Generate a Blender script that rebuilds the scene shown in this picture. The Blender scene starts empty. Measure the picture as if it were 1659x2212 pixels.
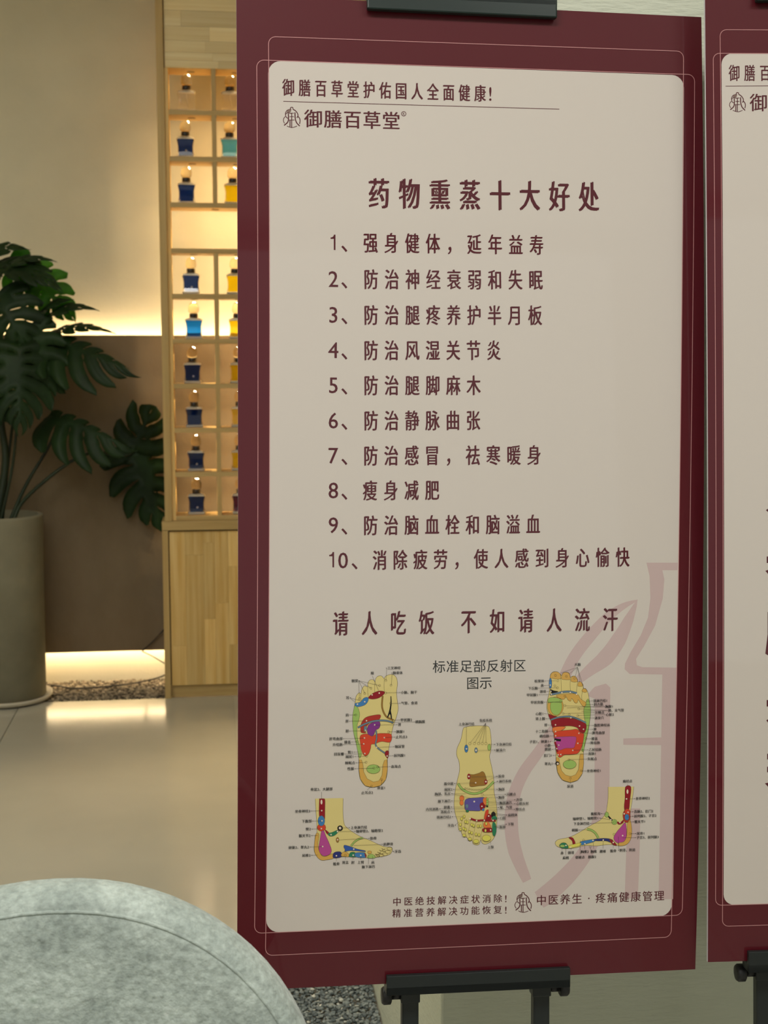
import bpy, bmesh, math, random
from mathutils import Vector, Matrix, geometry
from math import sin, cos, pi, radians, sqrt, atan, tan

# ------------------------------------------------------------------ camera, world, lights, exposure
S = bpy.context.scene
COL = S.collection
F_PX, CAM_H, PSI = 2900.0, 1.3, radians(7.3)
PHI = atan((1106 - 760) / F_PX)
FW = Vector((sin(PSI) * cos(PHI), cos(PSI) * cos(PHI), -sin(PHI)))
RT = Vector((cos(PSI), -sin(PSI), 0))
UP = RT.cross(FW)
CAM = Vector((0, 0, CAM_H))
cd = bpy.data.cameras.new('camera')
co = bpy.data.objects.new('camera', cd)
COL.objects.link(co)
cd.sensor_fit = 'HORIZONTAL'
cd.sensor_width = 36
cd.lens = F_PX / 1659 * 36
cd.clip_start = 0.02
M = Matrix((RT, UP, -FW)).transposed().to_4x4()
M.translation = CAM
co.matrix_world = M
cd.dof.use_dof = True
cd.dof.focus_distance = 1.75
cd.dof.aperture_fstop = 15
S.camera = co

w = bpy.data.worlds.new('world')
S.world = w
w.use_nodes = True
w.node_tree.nodes['Background'].inputs[0].default_value = (0.8, 0.9, 1.0, 1)
w.node_tree.nodes['Background'].inputs[1].default_value = 0.3
S.view_settings.view_transform = 'Standard'
S.view_settings.look = 'None'
S.view_settings.gamma = 1
S.view_settings.use_curve_mapping = False
S.view_settings.exposure = 0.0
S.cycles.use_denoising = True
S.cycles.max_bounces = 8
S.cycles.sample_clamp_indirect = 6


def area(name, loc, size, power, color, rot=(0, 0, 0), size_y=None, spread=180):
    l = bpy.data.lights.new(name, 'AREA')
    l.shape = 'RECTANGLE' if size_y else 'DISK'
    l.size = size
    if size_y:
        l.size_y = size_y
    l.energy = power
    l.color = color
    l.spread = radians(spread)
    o = bpy.data.objects.new(name, l)
    COL.objects.link(o)
    o.location = loc
    o.rotation_euler = rot
    return o


area('foyer_ceiling_lamp', (-0.5, 0.25, 2.86), 1.5, 44, (1.0, 0.98, 0.93), size_y=0.5)
area('foyer_ceiling_lamp', (1.4, 0.1, 2.86), 1.2, 24, (1.0, 0.98, 0.93), size_y=0.5)
area('lounge_fill_lamp', (-0.7, 3.1, 2.86), 1.4, 17, (1.0, 0.95, 0.80), size_y=0.8)
area('lounge_fill_lamp', (-1.9, 2.2, 2.86), 1.0, 17, (0.95, 1.0, 0.93), size_y=1.0)  # unseen lamp added to brighten the partition's left face, floor and planter
area('shopfront_daylight', (0.2, -3.3, 1.7), 3.8, 12, (0.86, 0.95, 1.0), rot=(radians(90), 0, 0), size_y=2.2)


def ray(px, py):
    return FW + RT * ((px - 829.5) / F_PX) - UP * ((py - 1106) / F_PX)


def at(px, py, Y):
    d = ray(px, py)
    return CAM + d * (Y / d.y)


# ------------------------------------------------------------------ helpers
def tag(o, label=None, cat=None, group=None, kind=None):
    if label: o['label'] = label
    if cat: o['category'] = cat
    if group: o['group'] = group
    if kind: o['kind'] = kind
    return o


def empty(name, loc, label=None, cat=None, group=None, parent=None):
    o = bpy.data.objects.new(name, None)
    o.empty_display_size = 0.1
    COL.objects.link(o)
    o.location = loc
    if parent: o.parent = parent
    return tag(o, label, cat, group)


def link(name, me, mats, parent=None, smooth=False, loc=None):
    if not isinstance(mats, (list, tuple)): mats = [mats]
    for m in mats: me.materials.append(m)
    if smooth:
        for p in me.polygons: p.use_smooth = True
    o = bpy.data.objects.new(name, me)
    COL.objects.link(o)
    if parent: o.parent = parent
    if loc is not None: o.location = loc
    return o


class MB:
    def __init__(s):
        s.bm = bmesh.new()

    def box(s, x0, x1, y0, y1, z0, z1, bev=0, mi=0, mat=None):
        r = bmesh.ops.create_cube(s.bm, size=1)
        vs = r['verts']
        for v in vs:
            v.co = Vector((x0 + (v.co.x + .5) * (x1 - x0), y0 + (v.co.y + .5) * (y1 - y0), z0 + (v.co.z + .5) * (z1 - z0)))
        fs = set(f for v in vs for f in v.link_faces)
        for f in fs: f.material_index = mi
        if bev:
            es = list(set(e for v in vs for e in v.link_edges))
            r2 = bmesh.ops.bevel(s.bm, geom=es, offset=bev, segments=2, affect='EDGES', profile=.5)
            vs = list(set(v for f in r2['faces'] for v in f.verts) | set(v for v in vs if v.is_valid))
            for f in set(f for v in vs for f in v.link_faces): f.material_index = mi
        if mat:
            for v in vs: v.co = mat @ v.co
        return s

    def lathe(s, prof, seg=32, center=(0, 0, 0), axis='Z', mi=0, smooth=True, sq=None):
        c = Vector(center)
        rings = []
        for r, z in prof:
            ring = []
            for k in range(seg):
                a = 2 * pi * k / seg
                x, y = cos(a) * r, sin(a) * r
                if axis == 'Z': p = Vector((x, y, z))
                elif axis == 'X': p = Vector((z, x, y))
                else: p = Vector((x, z, y))
                ring.append(s.bm.verts.new(c + p))
            rings.append(ring)
        for a, b in zip(rings, rings[1:]):
            for k in range(seg):
                f = s.bm.faces.new((a[k], a[(k + 1) % seg], b[(k + 1) % seg], b[k]))
                f.smooth = smooth
                f.material_index = mi
        for ring, flip in ((rings[0], True), (rings[-1], False)):
            f = s.bm.faces.new(ring[::-1] if flip else ring)
            f.material_index = mi
        return s

    def tube(s, pts, rad, seg=10, mi=0, close=False):
        pts = [Vector(p) for p in pts]
        n = len(pts)
        rads = rad if isinstance(rad, (list, tuple)) else [rad] * n
        rings = []
        prev = None
        for i, p in enumerate(pts):
            t = ((pts[(i + 1) % n] - pts[i - 1]) if close else (pts[min(i + 1, n - 1)] - pts[max(i - 1, 0)])).normalized()
            if prev is None:
                ref = Vector((0, 0, 1)) if abs(t.z) < .9 else Vector((1, 0, 0))
                nrm = t.cross(ref).normalized()
            else:
                nrm = (prev - t * prev.dot(t)).normalized()
            prev = nrm
            b = t.cross(nrm)
            rings.append([s.bm.verts.new(p + (nrm * cos(2 * pi * k / seg) + b * sin(2 * pi * k / seg)) * rads[i]) for k in range(seg)])
        pr = list(zip(rings, rings[1:]))
        if close: pr.append((rings[-1], rings[0]))
        for a, b in pr:
            for k in range(seg):
                f = s.bm.faces.new((a[k], a[(k + 1) % seg], b[(k + 1) % seg], b[k]))
                f.smooth = True
                f.material_index = mi
        if not close:
            s.bm.faces.new(rings[0][::-1]).material_index = mi
            s.bm.faces.new(rings[-1]).material_index = mi
        return s

    def mesh(s, name):
        bmesh.ops.recalc_face_normals(s.bm, faces=s.bm.faces)
        me = bpy.data.meshes.new(name)
        s.bm.to_mesh(me)
        s.bm.free()
        return me

    def build(s, name, mats, parent=None, loc=None):
        return link(name, s.mesh(name), mats, parent, loc=loc)


def crv(pts, n=5, closed=False):
    pts = [tuple(p) for p in pts]
    N = len(pts)
    out = []
    rng = range(N) if closed else range(N - 1)
    for i in rng:
        if closed:
            p0, p1, p2, p3 = pts[i - 1], pts[i], pts[(i + 1) % N], pts[(i + 2) % N]
        else:
            p0, p1, p2, p3 = pts[max(i - 1, 0)], pts[i], pts[i + 1], pts[min(i + 2, N - 1)]
        for k in range(n):
            t = k / n
            out.append(tuple(.5 * (2 * b + (c - a) * t + (2 * a - 5 * b + 4 * c - d) * t * t + (3 * b - a - 3 * c + d) * t ** 3)
                             for a, b, c, d in zip(p0, p1, p2, p3)))
    if not closed: out.append(pts[-1])
    return out


# ------------------------------------------------------------------ materials
def srgb(r, g, b):
    f = lambda c: c / 12.92 if c <= .04045 else ((c + .055) / 1.055) ** 2.4
    return (f(r / 255), f(g / 255), f(b / 255), 1)


def mat(name, color, rough=.6, metal=0, spec=.5, trans=0, ior=1.45, coat=0, coat_r=.05):
    m = bpy.data.materials.new(name)
    m.use_nodes = True
    b = m.node_tree.nodes['Principled BSDF']
    if len(color) == 3: color = (*color, 1)
    b.inputs['Base Color'].default_value = color
    b.inputs['Roughness'].default_value = rough
    b.inputs['Metallic'].default_value = metal
    b.inputs['Specular IOR Level'].default_value = spec
    b.inputs['Transmission Weight'].default_value = trans
    b.inputs['IOR'].default_value = ior
    b.inputs['Coat Weight'].default_value = coat
    b.inputs['Coat Roughness'].default_value = coat_r
    return m


def nodes(m):
    nt = m.node_tree
    return nt, nt.nodes, nt.links, nt.nodes['Principled BSDF']


def noise_color(m, c1, c2, scale=5, detail=5, stretch=(1, 1, 1), bump=0, bscale=None, coord='Object', lo=.35, hi=.65, bdist=.01, rand=False, rough=.55):
    nt, N, L, B = nodes(m)
    tc = N.new('ShaderNodeTexCoord')
    mp = N.new('ShaderNodeMapping')
    mp.inputs['Scale'].default_value = stretch
    L.new(tc.outputs[coord], mp.inputs[0])
    if rand:
        oi = N.new('ShaderNodeObjectInfo')
        mu = N.new('ShaderNodeMath'); mu.operation = 'MULTIPLY'; mu.inputs[1].default_value = 37.0
        L.new(oi.outputs['Random'], mu.inputs[0])
        cx = N.new('ShaderNodeCombineXYZ')
        for k in range(3): L.new(mu.outputs[0], cx.inputs[k])
        L.new(cx.outputs[0], mp.inputs['Location'])
    n = N.new('ShaderNodeTexNoise')
    n.inputs['Scale'].default_value = scale
    n.inputs['Detail'].default_value = detail
    n.inputs['Roughness'].default_value = rough
    L.new(mp.outputs[0], n.inputs['Vector'])
    r = N.new('ShaderNodeValToRGB')
    r.color_ramp.elements[0].position = lo
    r.color_ramp.elements[1].position = hi
    r.color_ramp.elements[0].color = c1
    r.color_ramp.elements[1].color = c2
    L.new(n.outputs['Fac'], r.inputs[0])
    L.new(r.outputs[0], B.inputs['Base Color'])
    if bump:
        n2 = N.new('ShaderNodeTexNoise')
        n2.inputs['Scale'].default_value = bscale or scale * 6
        n2.inputs['Detail'].default_value = 4
        L.new(mp.outputs[0], n2.inputs['Vector'])
        bp = N.new('ShaderNodeBump')
        bp.inputs['Strength'].default_value = bump
        bp.inputs['Distance'].default_value = bdist
        L.new(n2.outputs['Fac'], bp.inputs['Height'])
        L.new(bp.outputs[0], B.inputs['Normal'])
    return r


M_plaster = mat('warm_plaster', (.6, .54, .42), .9, spec=.2)
noise_color(M_plaster, (.58, .545, .42, 1), (.64, .60, .465, 1), 3, 5, bump=.25, bscale=60, bdist=.003)
M_lime = mat('limewash', (.4, .33, .24), .9, spec=.2)
noise_color(M_lime, (.165, .122, .076, 1), (.24, .185, .122, 1), 2.2, 6, stretch=(1.4, 1, .8), bump=.3, bscale=50, bdist=.004, lo=.3, hi=.7)
M_wallr = mat('pale_partition_plaster', (.6, .6, .52), .85, spec=.25)
noise_color(M_wallr, (.60, .62, .50, 1), (.67, .69, .57, 1), 2, 5, stretch=(1, 1, 5), bump=.5, bscale=45, bdist=.004, lo=.3, hi=.7)
M_ceil = mat('ceiling_paint', (.8, .79, .75), .9)
M_grout = mat('grout', (.24, .22, .18), .9)
M_tile = mat('polished_tile', (.5, .45, .36), .17, spec=.6)
noise_color(M_tile, (.41, .395, .33, 1), (.475, .455, .385, 1), 1.6, 4, lo=.3, hi=.7, rand=True)


def wood(name, axis, c1, c2, var=.25):
    m = mat(name, c1, .45, spec=.35)
    st = [38, 38, 38]
    st[axis] = 1.3
    noise_color(m, c1, c2, 1.7, 6, stretch=st, rand=True, lo=.3, hi=.72, bump=.08, bscale=6)
    nt, N, L, B = nodes(m)
    oi = N.new('ShaderNodeObjectInfo')
    mr = N.new('ShaderNodeMapRange')
    mr.inputs['To Min'].default_value = 1 - var
    mr.inputs['To Max'].default_value = 1 + var * .5
    L.new(oi.outputs['Random'], mr.inputs[0])
    src = B.inputs['Base Color'].links[0].from_socket
    hs = N.new('ShaderNodeHueSaturation')
    L.new(src, hs.inputs['Color'])
    L.new(mr.outputs[0], hs.inputs['Value'])
    L.new(hs.outputs[0], B.inputs['Base Color'])
    return m


PINE1, PINE2 = (.70, .43, .13, 1), (.88, .65, .29, 1)
M_wood_v = wood('pine_vertical_grain', 2, PINE1, PINE2)
M_wood_h = wood('pine_horizontal_grain', 0, PINE1, PINE2)
M_wood_post = wood('pine_frame', 2, (.46, .31, .12, 1), (.58, .42, .19, 1), .08)
M_wood_rail = wood('pine_rail', 0, (.46, .31, .12, 1), (.58, .42, .19, 1), .08)
M_wood_head = wood('lit_pine_header', 0, (.82, .64, .33, 1), (.93, .79, .50, 1), .22)  # same pine, lightened to carry the light falling on the header
M_wood_dark = mat('shadow_gap', (.10, .05, .02), .8)
M_black = mat('black_powder_coat', (.012, .016, .016), .38, spec=.5)
M_clip = mat('dark_green_black_clip', (.008, .018, .015), .3, spec=.5)
M_rubber = mat('black_knob_plastic', (.012, .012, .013), .45)
M_pot = mat('concrete_planter', (.36, .33, .24), .85)
noise_color(M_pot, (.19, .175, .12, 1), (.25, .23, .16, 1), 7, 5, bump=.3, bscale=90, bdist=.002, lo=.3, hi=.7)
M_saucer = mat('white_saucer', (.55, .5, .4), .5)
M_soil = mat('soil', (.02, .015, .01), 1)
noise_color(M_soil, (.012, .009, .006, 1), (.04, .03, .02, 1), 60, 3, bump=1, bscale=80, bdist=.01)
M_stem = mat('dark_stem', (.012, .022, .01), .5)
noise_color(M_stem, (.006, .012, .005, 1), (.02, .035, .015, 1), 12, 4, stretch=(1, 1, .3))
M_cable = mat('black_cable', (.01, .009, .008), .5)


def leaf_mat(name, c1, c2, tr=.35):
    m = mat(name, c1, .48, spec=.25)
    noise_color(m, c1, c2, 9, 4, rand=True)
    nt, N, L, B = nodes(m)
    t = N.new('ShaderNodeBsdfTranslucent')
    src = B.inputs['Base Color'].links[0].from_socket
    g = N.new('ShaderNodeHueSaturation')
    g.inputs['Value'].default_value = 2.6
    g.inputs['Saturation'].default_value = 1.15
    L.new(src, g.inputs['Color'])
    L.new(g.outputs[0], t.inputs[0])
    mx = N.new('ShaderNodeMixShader')
    mx.inputs[0].default_value = tr
    L.new(B.outputs[0], mx.inputs[1])
    L.new(t.outputs[0], mx.inputs[2])
    L.new(mx.outputs[0], N['Material Output'].inputs[0])
    return m


M_leaf = leaf_mat('monstera_leaf', (.009, .022, .006, 1), (.016, .040, .010, 1), .18)
M_leaf_backlit = leaf_mat('backlit_monstera_leaf', (.05, .13, .02, 1), (.09, .2, .035, 1), .5)  # brighter green paints in the light coming through these blades
M_rib = mat('leaf_rib', (.03, .08, .02), .5)


def gravel_mat(name, cols):
    m = mat(name, cols[0], .75, spec=.4)
    nt, N, L, B = nodes(m)
    g = N.new('ShaderNodeNewGeometry')
    r = N.new('ShaderNodeValToRGB')
    e = r.color_ramp.elements
    e[0].position = 0; e[0].color = cols[0]
    e[1].position = 1; e[1].color = cols[-1]
    for i, c in enumerate(cols[1:-1]):
        q = e.new((i + 1) / (len(cols) - 1) if i < len(cols) - 3 else .93)
        q.color = c
    L.new(g.outputs['Random Per Island'], r.inputs[0])
    L.new(r.outputs[0], B.inputs['Base Color'])
    return m


M_gravel_near = gravel_mat('slate_gravel', [(.07, .085, .09, 1), (.14, .165, .17, 1), (.22, .25, .25, 1), (.32, .35, .34, 1), (.75, .74, .66, 1)])
M_gravel_far = gravel_mat('warm_gravel', [(.05, .04, .03, 1), (.12, .10, .07, 1), (.22, .18, .13, 1), (.30, .25, .18, 1), (.6, .52, .4, 1)])

# gloss laminate print colours (same finish, different inks)
INK = {}


def ink(name, c):
    if name not in INK:
        INK[name] = mat('print_' + name, c, .5, spec=.25, coat=.55, coat_r=.03)
    return INK[name]


M_maroon = ink('maroon_board', (.085, .0035, .009, 1))
M_panel = ink('pale_panel', (.60, .54, .49, 1))
M_text = ink('maroon_text', (.085, .010, .017, 1))
M_line = ink('pink_line', (.52, .24, .24, 1))
M_water = ink('pink_watermark', (.53, .40, .385, 1))
M_ink = ink('black_ink', (.02, .02, .02, 1))
M_edge = mat('white_foam_edge', (.72, .7, .74), .7)
# ------------------------------------------------------------------ room shell
WALL_Y, PAN_Y = 5.345, 5.275
X0, X1, Y0, CZ = -2.6, 3.0, -3.6, 2.95
PX, PY0, PY1 = .315, 1.815, 2.70          # partition: left face, near face, far face
BED = (-.02 + .085, PX, 1.815, 2.95)       # near gravel bed (x0,x1,y0,y1)

tag(MB().box(X0, X1, WALL_Y, WALL_Y + .1, -.05, CZ).build('wall_back', M_plaster), 'warm beige plaster wall lit from the hidden cove', kind='structure')
tag(MB().box(X0 - .1, X0, Y0, WALL_Y + .1, -.05, CZ).build('wall_left', M_plaster), kind='structure')
tag(MB().box(X1, X1 + .1, Y0, WALL_Y + .1, -.05, CZ).build('wall_right', M_wallr), kind='structure')
tag(MB().box(X0, X1, Y0 - .1, Y0, -.05, CZ).build('wall_front', M_wallr), kind='structure')
tag(MB().box(X0, X1, Y0, WALL_Y, CZ, CZ + .1).build('ceiling', M_ceil), kind='structure')
tag(MB().box(PX, X1 - .002, PY0, PY1, -.02, CZ - .002, bev=.004).build('wall_partition', M_wallr),
    'pale grey-green plaster partition behind the two posters', kind='structure')
# floating lower panel of the back wall, lit along its top and bottom edges
tag(MB().box(X0 + .01, X1 - .01, PAN_Y, PAN_Y + .02, at(200, 1408, PAN_Y).z, at(200, 724, PAN_Y).z, bev=.001).build('trim_1', M_lime),
    'brown limewashed lower wall panel floating above the gravel', kind='structure')
floor = tag(MB().box(X0, X1, Y0, WALL_Y, -.06, -.012).build('floor', M_grout), 'polished beige stone tile floor', kind='structure')


def minus(r, c):
    x0, x1, y0, y1 = r
    a0, a1, b0, b1 = c
    if a0 >= x1 or a1 <= x0 or b0 >= y1 or b1 <= y0: return [r]
    out = []
    if a0 > x0: out.append((x0, a0, y0, y1))
    if a1 < x1: out.append((a1, x1, y0, y1))
    xx0, xx1 = max(x0, a0), min(x1, a1)
    if b0 > y0: out.append((xx0, xx1, y0, b0))
    if b1 < y1: out.append((xx0, xx1, b1, y1))
    return out


g = .0012
xs = [-.722 + .9 * k for k in range(-3, 6)]
ys = [5.02 - 2.7 * k for k in range(0, 5)]
for i in range(len(xs) - 1):
    for j in range(len(ys) - 1):
        r = (max(xs[i], X0) + g, min(xs[i + 1], X1) - g, max(ys[j + 1], Y0) + g, ys[j] - g)
        if r[0] >= r[1] or r[2] >= r[3]: continue
        rs = []
        for q in minus(r, BED): rs += minus(q, (PX, X1, PY0, PY1))
        for q in rs:
            if q[1] - q[0] < .02 or q[3] - q[2] < .02: continue
            cx, cy = (q[0] + q[1]) / 2, (q[2] + q[3]) / 2
            MB().box(q[0] - cx, q[1] - cx, q[2] - cy, q[3] - cy, -.012, 0, bev=.0008).build('tile', M_tile, floor, loc=(cx, cy, 0))


def gravel(name, x0, x1, y0, y1, size, z, m, label, seed, layers=1.25):
    rnd = random.Random(seed)
    t = (1 + sqrt(5)) / 2
    base = [Vector(v).normalized() for v in [(-1, t, 0), (1, t, 0), (-1, -t, 0), (1, -t, 0), (0, -1, t), (0, 1, t), (0, -1, -t), (0, 1, -t), (t, 0, -1), (t, 0, 1), (-t, 0, -1), (-t, 0, 1)]]
    fc = [(0, 11, 5), (0, 5, 1), (0, 1, 7), (0, 7, 10), (0, 10, 11), (1, 5, 9), (5, 11, 4), (11, 10, 2), (10, 7, 6), (7, 1, 8), (3, 9, 4), (3, 4, 2), (3, 2, 6), (3, 6, 8), (3, 8, 9), (4, 9, 5), (2, 4, 11), (6, 2, 10), (8, 6, 7), (9, 8, 1)]
    V, Fs = [], []
    nx, ny = int((x1 - x0) / size * layers), int((y1 - y0) / size * layers)
    for i in range(nx):
        for j in range(ny):
            r = size * rnd.uniform(.36, .78)
            x = x0 + (i + rnd.uniform(.1, .9)) * (x1 - x0) / nx
            y = y0 + (j + rnd.uniform(.1, .9)) * (y1 - y0) / ny
            x = min(max(x, x0 + r), x1 - r); y = min(max(y, y0 + r), y1 - r)
            R = Matrix.Rotation(rnd.uniform(0, 6.28), 3, 'Z') @ Matrix.Rotation(rnd.uniform(-.7, .7), 3, 'X')
            sc = (r * rnd.uniform(.8, 1.2), r * rnd.uniform(.6, 1), r * rnd.uniform(.4, .7))
            o = len(V)
            c = Vector((x, y, z + rnd.uniform(-.4, .5) * size))
            for v in base:
                k = rnd.uniform(.8, 1.15)
                V.append(c + R @ Vector((v.x * sc[0] * k, v.y * sc[1] * k, v.z * sc[2] * k)))
            Fs += [(a + o, b + o, d + o) for a, b, d in fc]
    me = bpy.data.meshes.new(name)
    me.from_pydata([tuple(v) for v in V], [], Fs)
    return tag(link(name, me, m), label, 'gravel', kind='stuff')


gravel('gravel', BED[0], BED[1] - .002, BED[2], BED[3], .0085, -.006, M_gravel_near, 'dark grey slate chips in the bed beside the pale partition under the posters', 3, 1.35)
gravel('gravel', -1.25, -.192, 5.025, WALL_Y - .004, .011, -.005, M_gravel_far, 'small warm grey gravel strip below the floating wall panel', 5, 1.2)
gravel('gravel', .9, 1.6, 5.025, WALL_Y - .004, .016, -.006, M_gravel_far, 'gravel strip at the back wall right of the wooden shelf', 6)

# LED strips: hidden behind the panel's top edge and under its bottom edge
def emis(name, c, s):
    m = bpy.data.materials.new(name)
    m.use_nodes = True
    N = m.node_tree.nodes
    N.remove(N['Principled BSDF'])
    e = N.new('ShaderNodeEmission')
    e.inputs[0].default_value = c
    e.inputs[1].default_value = s
    m.node_tree.links.new(e.outputs[0], N['Material Output'].inputs[0])
    return m


M_led = emis('warm_led', (1, .74, .42, 1), 42)
M_led2 = emis('warm_led_low', (1, .74, .42, 1), 40)
zt, zb = at(200, 724, PAN_Y).z, at(200, 1408, PAN_Y).z
tag(MB().box(-2.5, 2.9, PAN_Y + .022, PAN_Y + .034, zt - .022, zt - .014).build('led_strip', M_led), 'warm light strip hidden behind the top edge of the wall panel', 'led strip')
tag(MB().box(-2.5, 2.9, PAN_Y + .022, PAN_Y + .034, zb - .003, zb + .006).build('led_strip', M_led2), 'warm light strip tucked under the wall panel above the gravel', 'led strip')

# ------------------------------------------------------------------ shelf with cabinet
SY = 5.02
SD = .125
XL = -.178
XB = -.137
PIT = .161
NC = 6
T0, RP, ST = 2.311, .1636, .0178
XR = XB + PIT * NC
shelf = empty('display_shelf', (XL, SY, 0), 'tall pine display shelf of open square niches over a cupboard', 'shelf')


def sp(mb, name, m, parent=shelf):
    """part given in world coordinates, stored relative to the shelf origin"""
    off = Vector((XL, SY, 0))
    for v in mb.bm.verts: v.co -= off
    c = sum((v.co for v in mb.bm.verts), Vector()) / len(mb.bm.verts)
    for v in mb.bm.verts: v.co -= c
    if parent is not shelf: return mb.build(name, m, parent, loc=c - parent.location)
    return mb.build(name, m, parent, loc=c)


sp(MB().box(XL, XL + .026, SY - .012, SY + SD + .02, .675, CZ - .01, bev=.001), 'side_post', M_wood_post)
sp(MB().box(XL + .026, XB, SY + .004, SY + SD, .675, 2.311, bev=.001), 'inner_post', M_wood_v)
sp(MB().box(XR, XR + .03, SY - .004, SY + SD, .675, CZ - .01, bev=.001), 'side_post', M_wood_post)
zs = [T0 - RP * k for k in range(11)]        # top of niche k
for k in range(1, 11):                        # shelves between niches
    z = zs[k]
    last = k == 10
    sp(MB().box(XB, XR, SY, SY + SD, z, z + ST, bev=.0008), 'shelf_board', M_wood_rail)
for c in range(1, NC):
    xc = XB + PIT * c
    for k in range(10):
        if k == 3 and c == 1: continue
        sp(MB().box(xc - .0085, xc + .0085, SY + .0005, SY + SD - .0005, zs[k + 1] + ST, zs[k], bev=.0008), 'divider', M_wood_post)
# header of finger-jointed staves
header = MB().box(XB - .013, XR, SY + .004, SY + SD, T0, CZ - .01)
header = sp(header, 'header_board', M_wood_h)
rnd = random.Random(11)
z = T0
hc = header.location + Vector((XL, SY, 0))
rows = [.026, .028, .04, .05, .055, .05, .06, .05, .06, .06, .05, .06, .06]
for ri, h in enumerate(rows):
    z1 = min(z + h, CZ - .012)
    if z1 <= z + .004: break
    x = XB - .011
    seq = {1: [.17, .3], 2: [.145, .28], 4: [.06, .3], 3: [.16, .24]}.get(ri, [rnd.uniform(.1, .3)])
    q = 0
    while x < XR - .01:
        L_ = seq[q] if q < len(seq) else rnd.uniform(.2, .45)
        q += 1
        x2 = min(x + L_, XR)
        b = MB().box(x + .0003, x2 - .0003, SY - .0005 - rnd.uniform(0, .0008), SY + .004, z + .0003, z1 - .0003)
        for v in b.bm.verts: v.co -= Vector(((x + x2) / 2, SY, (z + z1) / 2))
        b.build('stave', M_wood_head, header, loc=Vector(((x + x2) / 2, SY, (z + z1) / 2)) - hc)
        x = x2
    z = z1
# cupboard
CX = -.190
sp(MB().box(CX, XR + .03, SY - .012, SY + .142, .640, .6745, bev=.0015), 'worktop', M_wood_rail)
sp(MB().box(CX, CX + .022, SY - .010, SY + .14, .0, .639, bev=.001), 'side_panel', M_wood_post)
sp(MB().box(XR + .01, XR + .03, SY - .010, SY + .14, .0, .639, bev=.001), 'side_panel', M_wood_post)
sp(MB().box(CX + .022, XR + .01, SY + .02, SY + .036, 0, .639), 'carcass', M_wood_dark)
sp(MB().box(CX + .022, XR + .01, SY + .012, SY + .019, 0, .046, bev=.001), 'plinth', M_wood_rail)
dx0 = CX + .0255
rnd = random.Random(4)
for di in range(3):
    dw = (XR + .01 - dx0) / 3
    a, b_ = dx0 + dw * di, dx0 + dw * (di + 1) - .003
    door = sp(MB().box(a, b_, SY + .0035, SY + .018, .048, .634), 'door', M_wood_v)
    dc = door.location + Vector((XL, SY, 0))
    widths = [.058, .067, .042, .05, .055]
    cuts = [[.20], [.545], [.30, .59], [.36], [.2, .5]]
    x = a + .0005
    k = 0
    while x < b_ - .002:
        w_ = widths[k % 5]
        x2 = min(x + w_, b_ - .0005)
        cs = [.0485] + (cuts[k % 5] if di == 0 else sorted([rnd.uniform(.1, .6)])) + [.6335]
        for z0, z1 in zip(cs, cs[1:]):
            b = MB().box(-(x2 - x) / 2 + .0003, (x2 - x) / 2 - .0003, -.001 - rnd.uniform(0, .0008), .0035, -(z1 - z0) / 2 + .0002, (z1 - z0) / 2 - .0002)
            b.build('stave', M_wood_v, door, loc=Vector(((x + x2) / 2, SY, (z0 + z1) / 2)) - dc)
        x = x2
        k += 1

# niche downlights: a small recessed lamp in the ceiling of every niche
M_ring = mat('puck_ring', (.25, .17, .07), .5)
proto = None
for c in range(NC):
    for k in range(10):
        if k == 3 and c < 2:
            if c == 1: continue
            x = XB + PIT
        else:
            x = XB + PIT * (c + .5)
        z = zs[k]
        l = Vector((x - XL, SD * .5, z - .0008))
        if proto is None:
            proto = MB().lathe([(.014, -.0012), (.014, .0006), (.009, .0006)], 20).build('puck_lamp', M_ring, shelf, loc=l)
        else:
            o = proto.copy(); COL.objects.link(o); o.location = l
        pw = .7 if c < 3 else .55
        area('niche_lamp', (x, SY + SD * .5, z - .0035), .02, pw * (1.3 if k == 3 else 1), (1, .74, .40), spread=140)

# ------------------------------------------------------------------ perfume bottles
M_glass = mat('clear_glass', (1, .97, .9), .02, trans=1, ior=1.45)
M_stop = mat('amber_glass_stopper', (1, .86, .6), .04, trans=1, ior=1.3)
M_collar = mat('black_collar', (.02, .014, .012), .3)
M_mark = mat('silver_print', (.75, .7, .75), .4)


def liquid(name, c):
    return mat(name, c, .2, trans=.78, ior=1.05, spec=.1)


LIQ = {'dark blue': liquid('dark_blue_liquid', (.002, .022, .26)), 'backlit blue': liquid('backlit_blue_liquid', (.004, .20, .95)),  # second blue is the dark one with the backlight put into its colour
       'yellow': liquid('yellow_liquid', (.98, .76, .0)), 'pale blue': liquid('pale_blue_liquid', (.12, .58, 1.0)),
       'purple': liquid('purple_liquid', (.16, .01, .09)), 'clear': None}


def sqring(bm, hx, hy, z, r=.004):
    vs = []
    for cx, cy, a0 in ((hx - r, hy - r, 0), (-hx + r, hy - r, 90), (-hx + r, -hy + r, 180), (hx - r, -hy + r, 270)):
        for q in (0, 45, 90):
            a = radians(a0 + q)
            vs.append(bm.verts.new((cx + r * cos(a), cy + r * sin(a), z)))
    return vs


def sqloft(prof, r=.004):
    bm = bmesh.new()
    rings = [sqring(bm, hx, hy, z, min(r, hx * .5, hy * .5)) for hx, hy, z in prof]
    for a, b in zip(rings, rings[1:]):
        n = len(a)
        for k in range(n): bm.faces.new((a[k], a[(k + 1) % n], b[(k + 1) % n], b[k]))
    bm.faces.new(rings[0][::-1]); bm.faces.new(rings[-1])
    mb = MB(); mb.bm.free(); mb.bm = bm
    return mb


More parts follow.
